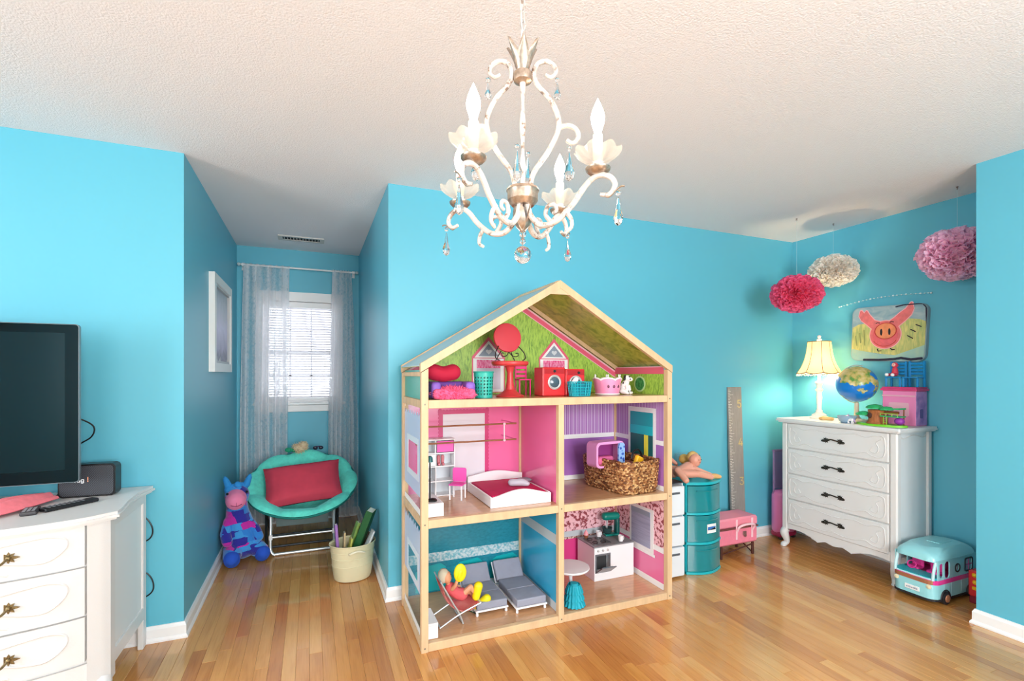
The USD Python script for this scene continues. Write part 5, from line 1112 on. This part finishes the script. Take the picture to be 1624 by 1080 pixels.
b = obj('stuffed_toy', T(blob([[(0, 0, .018, .017), (.05, -.02, .018, .018)], [(.05, -.02, .018, .018), (.075, -.03, .014, .012)]], .01), (2.50, 2.555, .6105)), M('tan_plush', (222, 170, 110), .8)); tag(b, 'tan stuffed toy lying at the front of the teal drawer tower', 'plush toy')

# ------------------------------------------------------------------ growth chart, pink case, pink luggage
t = thing('growth_chart', 'grey wooden ruler growth chart leaning on the back wall', 'growth chart', (3.105, 2.842, 0), 0, rx=-2.4)
obj('board', box(-.072, .072, 0, .019, 0.001, 1.222, .002), M('weathered_grey_wood', (146, 140, 136), .75, var=.12, vs=10, stretch=(8, 1, 1)), t)
tk = []
for k in range(int(1.2 / .0127)):
    zz_ = .172 - .305 * .5 + .0127 * k
    if .01 < zz_ < 1.21: tk.append(box(-.0715, -.0715 + (.052 if k % 12 == 6 else .038 if k % 6 == 0 else .03 if k % 2 == 0 else .018), -.0008, .0001, zz_ - .0011, zz_ + .0011))
obj('tick_marks', cat(tk), M('cream_print', (236, 232, 222), .6), t, False, kind='stuff')
for n_, zz_ in (('5', 1.09), ('4', .787), ('3', .48), ('2', .175)):
    m = meshkit.text_mesh(n_, .062, .001); m.apply_translation((-m.bounds[:, 0].mean(), -m.bounds[:, 1].mean(), 0))
    obj('numeral', frame(m, (.042, -.0005, zz_), (1, 0, 0), (0, 0, 1)), M('brass_print', (206, 184, 120), .5), t, False)
t = thing('toy_case', 'pink toy suitcase on dark legs below the growth chart', 'suitcase', (2.855, 2.715, 0))
CP = M('pink_case_leather', (244, 134, 158), .5, var=.05, vs=40)
obj('body', box(-.19, .19, -.09, .09, .092, .215, .012), CP, t); obj('lid', box(-.192, .192, -.092, .092, .216, .285, .012), M('pink_case_lid', (242, 142, 162), .5), t)
obj('brown_band', box(-.1935, .1935, -.0935, .0935, .205, .2155, .002), M('brown_strap', (116, 66, 62), .5), t)
for x in (-.02, .13): obj('strap', cat(box(x - .009, x + .009, -.096, -.0905, .13, .275, .002)), M('blush_strap', (250, 204, 214), .5), t)
obj('handle', tube(spline([(-.02, -.096, .19), (-.015, -.118, .23), (.055, -.125, .243), (.125, -.118, .23), (.13, -.096, .19)], 5), .008, 8), M('blush_strap', (250, 204, 214), .5), t)
obj('clasp', cat(cbox((.055, -.095, .17), (.034, .008, .03), .003), T(lathe([(.012, 0), (.01, .005), (0, .006)], 14), (.055, -.099, .155), rx=90)), M('aged_clasp', (150, 110, 110), .4, metal=.5), t)
BRL = M('dark_brown_wood', (84, 44, 34), .5)
for x in (-.15, .155):
    for y in (-.075, .07): obj('leg', box(x - .008, x + .008, y - .008, y + .008, 0, .0915, .002), BRL, t)
    obj('brace', rod((x, -.07, .012), (x, .066, .08), .005, 6), BRL, t)
obj('stretcher', rod((-.15, -.075, .03), (.155, -.075, .075), .005, 6), BRL, t)
t = thing('toy_luggage', 'pink toy wheeled luggage standing behind the white chest by the back wall', 'suitcase', (3.535, 2.80, 0))
obj('shell', T(rbox((.2, .11, .36), .045), (0, 0, .215)), M('bubblegum_shell', (238, 130, 184), .35), t)
obj('base', T(rbox((.19, .10, .05), .02), (0, 0, .045)), M('raspberry_base', (170, 30, 80), .4), t)
for x in (-.07, .07): obj('wheel', T(lathe([(.016, -.008), (.018, 0), (.016, .008)], 14), (x, -.03, .0185), ry=90), BLACK, t); obj('handle_bar', rod((x - .02, .02, .36), (x - .02, .02, .70), .006, 8), M('mauve_handle', (150, 110, 150), .4), t)
obj('handle_sleeve', box(-.095, .055, .012, .02, .40, .70, .003), M('mauve_sheet', (142, 118, 160), .4), t); obj('grip', rod((-.092, .02, .705), (.052, .02, .705), .011, 10), M('mauve_handle', (150, 110, 150), .4), t)

# ------------------------------------------------------------------ on the right-hand chest
t = thing('table_lamp', 'white turned table lamp with lit cream bell shade on the right chest', 'lamp', (3.60, 2.548, RZ))
LW = M('lamp_white', (240, 236, 228), .4)
obj('base', lathe([(.062, 0), (.064, .008), (.058, .016), (.05, .02), (.05, .03), (.034, .04), (.022, .05)], 32), LW, t)
obj('column', lathe([(.022, .05), (.024, .06), (.016, .07), (.017, .1), (.021, .16), (.018, .2), (.024, .212), (.030, .218), (.022, .226), (.017, .24), (.022, .262), (.03, .272), (.028, .28), (.012, .29), (.011, .36)], 28), LW, t)
SHADE = custom('cream_lampshade', {'d': ('principled_bsdf', dict(base_color=tuple(lin((252, 246, 232))), roughness=.8)), 't': ('translucent_bsdf', dict(color=tuple(lin((255, 240, 205))))), 'x': ('mix_closure', dict(fac=.62))}, [('d.BSDF', 'x.closure1'), ('t.BSDF', 'x.closure2')], 'x.closure')
def shd(u, v):
    a = 2 * PI * u; pn = abs(math.sin(4 * a))
    r = .078 + .022 * v + .052 * v ** 3.2; r *= 1 - .05 * (1 - pn) * (.4 + .6 * v) ; return (r * math.cos(a), r * math.sin(a), .588 - .235 * v - .012 * pn * v ** 4)
sh = obj('shade', sheet(shd, 96, 14, .0015), SHADE, t, 50)
obj('top_trim', tube([(A(shd(u, 0))) for u in np.linspace(0, 1, 64, endpoint=False)], .003, 6, True), M('gold_braid', (150, 116, 70), .7), sh)
obj('bottom_trim', tube([(A(shd(u, 1))) for u in np.linspace(0, 1, 96, endpoint=False)], .0032, 6, True), M('gold_braid', (150, 116, 70), .7), sh)
obj('seam', cat([tube([A(shd(k / 8, v)) * A((1.01, 1.01, 1)) for v in np.linspace(0, 1, 12)], .002, 5) for k in range(8)]), M('gold_braid', (150, 116, 70), .7), sh)
obj('bead_fringe', cat([sph(A(shd(u, 1)) - A((0, 0, .012 + .003 * (i % 2))), .0042, 1) for i, u in enumerate(np.linspace(0, 1, 72, endpoint=False))]), LW, sh, kind='stuff')
obj('harp', tube(spline([(0, .02, .36), (0, .05, .42), (0, .05, .5), (0, .02, .575), (0, 0, .59)], 5), .002, 6), M('brass_wire', (190, 160, 90), .3, metal=.8), t)
obj('spider', cat([rod((0, 0, .588), A(shd(k / 3, 0)), .0018, 6) for k in range(3)]), M('brass_wire', (190, 160, 90), .3, metal=.8), t)
obj('finial', lathe([(.004, .588), (.016, .598), (.017, .607), (.008, .614), (.014, .625), (.011, .635), (0, .64)], 18), LW, t)
obj('bulb', lathe([(.012, .36), (.014, .38), (.028, .42), (.03, .44), (.022, .462), (0, .472)], 20), emitter('lamp_bulb', (255, 222, 172), LAMP), t)
GP = A((3.585, 2.262, RZ))
t = thing('globe', 'blue world globe on a stand between the lamp and the pink toy house', 'globe', GP)
EARTH = custom('globe_map', {'t': ('texture_coordinate', {}), 'm': ('mapping', dict(location=(5.3, 1.7, 2.2), scale=(1, 1, 1.1))), 'n': ('noise_texture', dict(scale=6.2, detail=6., roughness=.55)), 'n2': ('noise_texture', dict(scale=24., detail=3.)),
    'r': ('rgb_ramp', {'ramp': [(.512, tuple(lin((22, 120, 206)))), (.53, tuple(lin((70, 150, 90))))]}), 'l': ('rgb_ramp', {'ramp': [(.35, tuple(lin((86, 140, 62)))), (.5, tuple(lin((190, 170, 96)))), (.65, tuple(lin((206, 190, 140))))]}),
    'k': ('rgb_ramp', {'ramp': [(.517, (0, 0, 0)), (.53, (1, 1, 1))]}), 'x': ('mix', {}), 'p': ('principled_bsdf', dict(roughness=.25))},
    [('t.object', 'm.vector'), ('m.vector', 'n.vector'), ('t.object', 'n2.vector'), ('n.fac', 'r.fac'), ('n.fac', 'k.fac'), ('n2.fac', 'l.fac'), ('k.color', 'x.fac'), ('r.color', 'x.color1'), ('l.color', 'x.color2'), ('x.color', 'p.base_color')], 'p.BSDF')
obj('ball', sph((0, 0, .268), .126, 4), EARTH, t, True)
obj('stand', lathe([(.09, 0), (.092, .006), (.078, .016), (.03, .024), (.016, .04), (.014, .12), (.014, .135), (.0, .145)], 36), M('globe_stand_cream', (222, 206, 180), .35), t)
obj('meridian', tube([(.02 * math.cos(.4) * 0 + .166 * math.cos(q) * .0, .134 * math.cos(q), .268 + .134 * math.sin(q)) for q in np.linspace(-PI / 2 - .1, PI / 2 + .3, 34)], .0035, 6), M('meridian_grey', (190, 196, 200), .3, metal=.5), t)
b = obj('cloth_ribbon', T(blob([[(0, -.05, .012, .012), (-.02, 0, .016, .014), (0, .04, .01, .01)]], .008), (3.50, 2.43, RZ + .001)), M('tan_ribbon', (224, 180, 120), .7)); tag(b, 'tan crumpled ribbon on the right chest between lamp and globe', 'ribbon')
b = thing('trinket_dish', 'small blue-grey dish on the right chest in front of the globe', 'dish', (3.455, 2.245, RZ)); obj('bowl', shell([(.03, 0), (.045, .01), (.055, .035), (.058, .05)], .003, 28), M('blue_grey_glaze', (140, 168, 190), .3), b); obj('filling', lathe([(.04, .02), (.044, .04), (0, .046)], 20), M('tan_ribbon', (224, 180, 120), .7), b)
t = thing('toy_house', 'pink box-shaped toy house with flared roof at the right end of the chest', 'toy house', (3.685, 2.015, RZ))
obj('walls', box(-.062, .062, -.098, .1, 0, .228, .003), M('toy_house_pink', (244, 140, 190), .4), t)
obj('roof', cat(ext(rrect(-.07, .07, -.108, .11, .004), .014, (0, 0, .2285)), ext(rrect(-.064, .064, -.102, .104, .004), .01, (0, 0, .243))), M('toy_house_rose', (216, 62, 120), .4), t)
obj('lilac_side', box(-.058, .058, -.1005, -.0981, .004, .224), pattern('lilac_mural', (150, 110, 180), (206, 150, 206), 22., .45, .2, 'noise'), t)
obj('window_print', cat(ext(rrect(-.02, .015, .05, .11, .008), .001, (0, -.1008, 0), (1, 0, 0), (0, 0, 1))), M('violet_print', (110, 84, 150), .4), t)
obj('cornice', box(-.067, -.0622, -.098, .1, .19, .2, .001), M('pale_pink_print', (240, 178, 196), .4), t)
obj('front_window', ext(rrect(-.06, .06, .06, .15, .01), .0012, (-.0621, 0, 0), (0, -1, 0), (0, 0, 1)), M('pale_pink_print', (240, 178, 196), .4), t)
BLU = M('toy_blue', (20, 140, 206), .35)
def bluechair(y, lab, rz, k=1.):
    c = thing('toy_chair', lab, 'toy chair', (3.69, y, RZ + .2535), rz)
    for s in (-1, 1): obj('back_post', box(.018, .031, s * .043 - .007, s * .043 + .007, 0, .172, .003), BLU, c); obj('front_leg', box(-.047, -.036, s * .042 - .006, s * .042 + .006, 0, .06, .002), BLU, c)
    obj('seat', box(-.05, .03, -.047, .047, .06, .068, .002), BLU, c)
    for q in range(4): obj('slat', box(.021, .029, -.037, .037, .082 + .022 * q, .097 + .022 * q, .002), BLU, c)
bluechair(2.065, 'blue slatted toy chair on the pink toy house, holding the red figure', 2); bluechair(1.958, 'blue slatted toy chair at the right end of the pink toy house roof', -3)
t = thing('toy_figure', 'small red and pink toy figure sitting on the blue toy chair', 'toy figure', (3.672, 2.065, RZ + .322))
obj('body', blob([[(0, 0, .022, .02), (0, 0, .05, .016)], [(0, 0, .078, .019), (-.002, 0, .08, .018)], [(-.005, -.012, .015, .01), (-.05, -.016, .01, .009)], [(-.005, .012, .015, .01), (-.05, .02, .012, .009)]], .008), M('toy_scarlet', (214, 60, 84), .6), t, True)
obj('face', sph((-.014, 0, .08), .012, 2, (.7, 1, 1)), M('toy_peach', (246, 190, 180), .5), t); obj('shoe', cat(sph((-.055, -.016, .012), .011, 2), sph((-.055, .02, .014), .011, 2)), M('toy_white', (246, 240, 240), .35), t)
for y in (-.005, .005): obj('eye', sph((-.0225, y, .083), .002, 1), BLACK, t)
t = thing('toy_treehouse', 'toy tree house with green base plate at the front of the right chest', 'toy playset', (3.475, 2.035, RZ))
obj('base_plate', ext(Polygon(ngon(1, 40, (0, 0), .075, .15)), .012), M('toy_lime', (120, 206, 40), .4), t)
obj('trunk', lathe([(.05, .012), (.04, .03), (.036, .075), (.042, .1), (.03, .104)], 14, (0, .03, 0), (1, 1.25, 1)), M('toy_bark', (166, 96, 48), .6, var=.25, vs=40, stretch=(3, 3, .5), bump=.003, bs=60), t)
obj('window', T(sph((0, 0, 0), .014, 2, (.4, 1, 1.4)), (-.037, .05, .065)), M('toy_dark_brown', (70, 34, 20), .6), t)
LFM = M('toy_leaf_green', (40, 170, 100), .5)
for c, r in (((0, .11, .07), .045), ((.01, .045, .118), .05), ((0, -.03, .112), .04)): obj('canopy', T(lathe([(r, -.008), (r * 1.05, 0), (r * .7, r * .3), (0, r * .42)], 9), c), LFM, t, False)
obj('branch', cat(rod((0, .03, .05), (0, .1, .068), .011, 8), rod((0, .02, .09), (.005, -.1, .09), .009, 8)), M('toy_bark_dark', (130, 74, 38), .6), t)
obj('platform', ext(rrect(-.045, .045, -.125, -.01, .012), .007, (0, 0, .062)), LFM, t); obj('railing', cat(tube([(-.045, -.12, .085), (-.045, -.02, .085)], .003, 6), *[rod((-.045, y, .069), (-.045, y, .085), .0025, 6) for y in (-.12, -.087, -.053, -.02)]), M('toy_olive', (150, 176, 60), .5), t)
obj('upper_roof', ext(Polygon([(-.125, .112), (-.01, .105), (-.01, .113), (-.125, .122)]), .07, (-.035, 0, 0), (0, 1, 0), (0, 0, 1)), LFM, t)
for y in (-.115, -.02): obj('post', rod((.03, y, .012), (.03, y, .112), .004, 6), M('toy_bark_dark', (130, 74, 38), .6), t)
obj('basket_swing', T(sph((0, 0, 0), .026, 2, (1, 1.1, .9)), (-.015, -.115, .038)), M('toy_violet', (150, 50, 160), .4), t)
obj('ladder', cat(*[rod((-.05, y, .012), (-.046, y, .064), .0028, 6) for y in (-.06, -.04)], *[rod((-.049, -.06, q), (-.049, -.04, q), .0022, 6) for q in (.025, .037, .05)]), M('toy_olive', (150, 176, 60), .5), t)
t = thing('toy_pony', 'tiny white toy pony standing left of the toy tree house', 'toy pony', (3.425, 2.20, RZ), 80)
obj('body', blob([[(-.014, 0, .026, .010), (.014, 0, .026, .010)], [(.014, 0, .03, .007), (.024, 0, .046, .006)], [(.025, 0, .05, .008), (.037, 0, .045, .005)]] + [[(x, y, .02, .004), (x, y, .003, .004)] for x in (-.014, .014) for y in (-.006, .006)], .005), M('toy_white', (246, 240, 240), .35), t, True)
obj('mane', blob([[(.02, 0, .06, .004), (.012, 0, .04, .004)]], .004), M('toy_lilac', (180, 150, 200), .5), t, True); obj('tail', blob([[(-.024, 0, .03, .004), (-.034, 0, .014, .003)]], .004), M('toy_lilac', (180, 150, 200), .5), t, True)

# ------------------------------------------------------------------ pig painting
PZ, PY = 1.405, 2.402                                    # lower left corner as seen; s runs to the right (towards smaller y)
t = thing('pig_painting', 'rounded canvas painting of a pink pig on the right wall', 'painting', (XR, PY, PZ))
def pg(name, poly, m, lift): return obj(name, ext(poly, .0012, (-.0305 - .0013 * lift, 0, 0), (0, -1, 0), (0, 0, 1)), m, t, False)
W_, H_ = .497, .40
can = Polygon([(.0, .02), (W_ - .02, .0), (W_, H_ - .01), (.015, H_ + .01)]).buffer(-.05).buffer(.05, 6)
obj('canvas', ext(can, .030, (-.0002, 0, 0), (0, -1, 0), (0, 0, 1)), M('canvas_side', (150, 172, 180), .7), t)
SKYP = pattern('painted_sky', (132, 168, 182), (178, 196, 198), 14., .5, .2, 'noise', (1, 1, 2), .6, .6)
GRS = pattern('painted_grass', (176, 190, 116), (224, 214, 132), 22., .5, .15, 'noise', (1, 3, .6), .6, .6)
INK = M('black_ink', (40, 26, 32), .6); PIG = M('pig_pink', (236, 120, 120), .6, var=.12, vs=30); PIG2 = M('pig_orange', (240, 146, 98), .6, var=.1, vs=30); PIGL = M('pig_light_line', (250, 180, 186), .6)
cf = can.buffer(-.006); pg('sky', cf, SKYP, 0)
hill = Polygon([(0, .11), (0, .255), (.06, .285), (.14, .29), (.2, .26), (.3, .27), (.37, .30), (.45, .285), (.5, .26), (.5, .12), (.4, .085), (.3, .05), (.2, .065), (.1, .085)]); pg('field', hill.intersection(cf), GRS, 1)
pond = Polygon([(0, .0), (0, .11), (.1, .085), (.2, .06), (.3, .05), (.4, .085), (.5, .12), (.5, 0)]); pg('foreground', pond.intersection(cf), pattern('painted_water', (136, 190, 196), (176, 206, 180), 12., .5, .2, 'noise'), 1)
hc = (.238, .198)
head = Polygon(ngon(1, 40, hc, .098, .096)); ea = Polygon([(.205, .285), (.165, .30), (.13, .345), (.115, .372), (.10, .352), (.078, .378), (.07, .345), (.085, .315), (.12, .285), (.155, .25)]).buffer(.006); eb = Polygon([(.27, .285), (.30, .305), (.335, .335), (.372, .36), (.402, .398), (.408, .36), (.395, .325), (.36, .29), (.318, .255)]).buffer(.006)
fig = unary_union([head, ea, eb]); pg('pig_outline', fig.buffer(.006), PIGL, 2); pg('pig_head', fig, PIG, 3)
pg('pig_face', Polygon(ngon(1, 36, (hc[0], hc[1] - .01), .082, .078)), M('pig_rose', (232, 104, 112), .6, var=.1, vs=40), 4)
pg('pig_snout', Polygon(ngon(1, 30, (hc[0] + .005, hc[1] + .025), .068, .055)), PIG2, 5)
for dx in (-.022, .03): pg('nostril', Polygon(ngon(1, 14, (hc[0] + dx, hc[1] + .018), .0075, .024)), INK, 6)
pg('snout_outline', Polygon(ngon(1, 30, (hc[0] + .005, hc[1] + .025), .072, .059)).difference(Polygon(ngon(1, 30, (hc[0] + .005, hc[1] + .025), .066, .053))), M('snout_red', (206, 70, 60), .6), 6)
pg('chin_line', LineString([(hc[0] + .08 * math.cos(q), hc[1] - .012 + .07 * math.sin(q)) for q in np.linspace(PI * 1.15, PI * 1.85, 16)]).buffer(.002), M('snout_red', (206, 70, 60), .6), 6)
for dx in (-.045, .045): pg('eye', LineString([(hc[0] + dx - .012, hc[1] + .083), (hc[0] + dx, hc[1] + .088), (hc[0] + dx + .012, hc[1] + .083)]).buffer(.0022), INK, 6)
for k, pts in enumerate(([(.19, .098), (.195, .083), (.215, .084)], [(.275, .10), (.285, .088), (.3, .09)], [(.40, .22), (.425, .205)], [(.38, .18), (.41, .16)], [(.43, .25), (.46, .235)], [(.07, .22), (.075, .15)], [(.1, .24), (.105, .13)], [(.04, .2), (.05, .13)])): pg('brush_stroke', LineString(pts).buffer(.003), INK if k < 5 else M('olive_stroke', (150, 160, 96), .6), 6)
for ln, w_ in (([(.10, .024), (.2, .02), (.30, .024), (.34, .03), (.40, .018), (.46, .024)], .008), ([(.482, .04), (.488, .06), (.492, .2), (.488, .36), (.47, .385), (.45, .388), (.36, .392), (.31, .384)], .004)): pg('dark_brush_edge', LineString(ln).buffer(w_).intersection(can.buffer(-.001)), M('ink_edge', (38, 36, 60), .6), 5)
s = thing('bead_garland', 'faint string of tiny clear beads on the wall above the pig painting', 'garland', (XR - .012, 0, 0))
gp = spline([(0, 2.50, 1.84), (0, 2.3, 1.868), (0, 2.1, 1.872), (0, 1.9, 1.858)], 8)
obj('thread', tube(gp, .0006, 4), M('fine_thread', (200, 220, 224), .5), s); obj('bead', cat([sph(p, .0045 + .002 * (i % 3 == 0), 1) for i, p in enumerate(gp)]), M('clear_bead', (214, 236, 240), .1), s, kind='stuff')

# ------------------------------------------------------------------ paper pompoms
def pompom(lab, c, rx, rz_, col, hook, seed, n=760):
    t = thing('paper_pompom', lab, 'paper pompom', c)
    r = np.random.default_rng(seed); g = []
    for i in range(n):
        zz_ = 1 - 2 * (i + .5) / n; a = i * 2.39996 + r.uniform(-.2, .2); d = A((math.sqrt(1 - zz_ * zz_) * math.cos(a), math.sqrt(1 - zz_ * zz_) * math.sin(a), zz_))
        s1 = np.cross(d, r.normal(size=3)); s1 /= np.linalg.norm(s1); s2 = np.cross(d, s1); w = r.uniform(.022, .036) * rx / .18; k = r.uniform(.82, 1.04); p1, p2 = r.uniform(0, 6, 2)
        def f(u, v):
            q = .5 + .5 * u
            o = d * q * k + s1 * (w / rx) * (2 * v - 1) * u ** .7 + s2 * (.075 * math.sin(9 * v + p1) * u + .05 * u * u * math.sin(p2)) - d * .10 * (2 * v - 1) ** 2 * u
            return o * A((rx, rx, rz_))
        g.append(sheet(f, 3, 6))
    g.append(sph((0, 0, 0), 1, 2, (rx * .72, rx * .72, rz_ * .72)))
    obj('tissue_petals', cat(g), leaf_like('tissue_%02x%02x%02x' % col, col, .45, .8), t, True, kind='stuff')
    obj('thread', rod((hook[0] - c[0], hook[1] - c[1], H - .012 - c[2]), (0, 0, rz_ * .6), .0007, 4), M('fine_thread', (200, 220, 224), .5), t)
    obj('ceiling_hook', cat(T(lathe([(.006, 0), (.005, -.004), (0, -.005)], 10), (hook[0] - c[0], hook[1] - c[1], H - c[2] - .0005)), tube([(hook[0] - c[0] + .005 * math.sin(q), hook[1] - c[1], H - .011 - c[2] + .005 * math.cos(q)) for q in np.linspace(0, 5, 10)], .0012, 5)), M('hook_bronze', (110, 80, 70), .4, metal=.5), t)
    return t
pompom('hot pink tissue paper pompom hanging in the back right corner', (3.22, 2.447, 1.902), .173, .136, (255, 116, 162), (3.22, 2.447), 1)
pompom('cream tissue paper pompom hanging between the two pink ones', (3.58, 2.425, 2.092), .165, .122, (255, 250, 242), (3.58, 2.425), 2)
pompom('pale pink tissue paper pompom half hidden by the wall corner', (3.555, 1.665, 2.04), .198, .158, (255, 212, 236), (3.555, 1.665), 3)

# ------------------------------------------------------------------ toy camper van and the red toy behind the corner
t = thing('toy_camper_van', 'aqua toy camper van with pink stripe on the floor by the right chest', 'toy van', (3.27, 1.635, 0))
VA = M('van_aqua', (152, 216, 222), .3, coat=.3); VP_ = M('van_pink', (232, 60, 150), .35); VT = M('van_teal_inside', (30, 176, 188), .4); VB = M('van_rubber', (34, 32, 36), .5); VC = M('van_copper', (176, 116, 84), .35, metal=.3)
LV, WV = .45, .225
low = rrect(0, LV, 0, WV, .05)
obj('lower_body', ext(low, .088, (0, 0, .034)), VA, t, 25)
obj('sill', ext(low.buffer(.003), .012, (0, 0, .024)), VB, t, 25)
obj('belt_stripe', ext(low.buffer(.0015), .024, (0, 0, .118)), VP_, t, 25)
obj('front_band', ext(low.buffer(.003).intersection(sbox(-.01, .015, .028, WV - .015)), .022, (0, 0, .119)), VC, t, 25)
obj('dashboard', ext(low.buffer(-.006).intersection(sbox(0, 0, .1, WV)), .012, (0, 0, .1422)), VT, t)
# upper body: side walls with window openings, pillars, curved roof
zb, zt_ = .1422, .255
def wallx(y, op): return ext(sbox(.035, zb, LV - .03, zt_).difference(unary_union(op)), .006, (0, y, 0), (1, 0, 0), (0, 0, 1))
ops = [rrect(.05, .088, zb + .012, .236, .012), rrect(.102, .15, zb + .004, .242, .02), Point(.225, .192).buffer(.021, 8), rrect(.305, .375, .162, .232, .012)]
obj('side_wall', wallx(.008, ops), VA, t); obj('side_wall', wallx(WV - .002, [rrect(.05, .15, zb + .01, .24, .015), rrect(.2, .38, .165, .235, .015)]), VA, t)
obj('rear_wall', ext(sbox(.02, zb, WV - .02, zt_), .006, (LV - .012, 0, 0), (0, 1, 0), (0, 0, 1)), VA, t)
obj('window_frame', ext(Point(.225, .192).buffer(.026, 8).difference(Point(.225, .192).buffer(.019, 8)), .003, (0, .0015, 0), (1, 0, 0), (0, 0, 1)), VB, t)
obj('window_frame', ext(rrect(.298, .382, .156, .238, .016).difference(rrect(.306, .374, .164, .23, .01)), .003, (0, .0015, 0), (1, 0, 0), (0, 0, 1)), VB, t)
obj('window_bars', cat(box(.338, .342, .0, .002, .162, .232), box(.305, .375, .0, .002, .195, .199)), VP_, t)
PK = M('van_lining', (214, 220, 228), .4)
obj('round_window', ext(Point(.225, .192).buffer(.02, 8), .002, (0, .012, 0), (1, 0, 0), (0, 0, 1)), PK, t); obj('square_window', ext(rrect(.304, .376, .162, .232, .01), .002, (0, .012, 0), (1, 0, 0), (0, 0, 1)), PK, t)
PL = M('van_pale_aqua', (196, 232, 236), .3)
for y in (.016, WV - .016): obj('front_pillar', tube(spline([(.012, y, .142), (.02, y, .19), (.042, y, .245)], 4), .008, 8), PL, t)
obj('windscreen_frame', cat(tube(spline([(.012, .016, .146), (.004, WV / 2, .146), (.012, WV - .016, .146)], 6), .005, 8), tube(spline([(.04, .016, .243), (.026, WV / 2, .247), (.04, WV - .016, .243)], 6), .006, 8)), PL, t)
rf = manifold3d.Manifold.batch_hull([to_man(ext(rrect(.012 + i_, LV - i_, i_, WV - i_, .05 + .1 * i_), .002, (0, 0, z_))) for z_, i_ in ((.243, .002), (.262, .004), (.278, .012), (.290, .024), (.299, .042), (.304, .062), (.306, .08))])
obj('roof', from_man(rf), VA, t, 40)
obj('roof_hatch', T(rbox((.13, .07, .006), .0029), (.27, WV / 2, .3085)), VA, t)
for y in (.065, .16): obj('seat', cat(T(rbox((.02, .06, .07), .009), (.15, y, .19)), T(rbox((.06, .06, .02), .009), (.125, y, .157))), VP_, t)
obj('steering_wheel', tube([(.085 + .008 * math.sin(q), .16 + .022 * math.cos(q), .178 + .02 * math.sin(q)) for q in np.linspace(0, 2 * PI, 20, endpoint=False)], .0035, 6, True), VP_, t)
obj('bench', T(rbox((.15, .16, .05), .012), (.33, WV / 2, .17)), VP_, t)
obj('number_plate', ext(rrect(.075, .15, .06, .085, .004), .003, (-.003, 0, 0), (0, -1, 0), (0, 0, 1)).copy() if False else box(-.004, .0, .075, .15, .058, .084, .001), M('white_print', (240, 240, 240), .4), t)
obj('plate_print', cat([box(-.0046, -.0041, .085 + .0085 * k, .0905 + .0085 * k, .066, .066 + (.007, .010, .008)[k % 3]) for k in range(7)]), M('slate_print', (140, 152, 170), .4), t, False)
for y in (.03, WV - .03): obj('headlight', T(lathe([(.013, 0), (.012, .005), (0, .008)], 16), (.0 + .003, y, .105), ry=-90), M('lamp_cream', (236, 226, 190), .2), t)
for x in (.10, .36):
    for y, s in ((.0, -1), (WV, 1)):
        obj('wheel_arch', T(tube([(.043 * math.cos(q), .043 * math.sin(q), 0) for q in np.linspace(-.1, PI + .1, 20)], .0045, 6), (x, y + s * .002, .0375), rx=90), VB, t)
        wv = obj('wheel', T(lathe([(.03, -.012), (.036, -.009), (.037, 0), (.036, .009), (.03, .012)], 26), (x, y, .0375), rx=90), VB, t)
        obj('hubcap', T(lathe([(.022, .0), (.02, .004), (.008, .007), (0, .006)], 20), (x, y + s * .0121, .0375), rx=-90 * s), VC, wv)
obj('door_seam', cat(box(.1605, .1625, -.0008, .0, .05, .118), box(.092, .094, -.0008, .0, .05, .118), box(.262, .264, -.0008, .0, .05, .118)), PL, t)
t = thing('toy_fire_engine', 'red and yellow toy mostly hidden behind the right wall corner', 'toy', (3.535, 1.573, 0))
obj('body', box(-.006, .06, -.02, .03, .04, .19, .008), M('toy_red', (214, 44, 48), .3), t); obj('yellow_trim', cat(sph((-.002, .0, .165), .013, 2), sph((-.002, -.004, .125), .014, 2), cbox((-.005, .0, .09), (.008, .02, .02), .003)), M('toy_amber', (246, 186, 30), .4), t)
obj('base', box(-.003, .055, -.016, .026, 0, .0398, .004), M('toy_maroon', (130, 30, 50), .4), t)
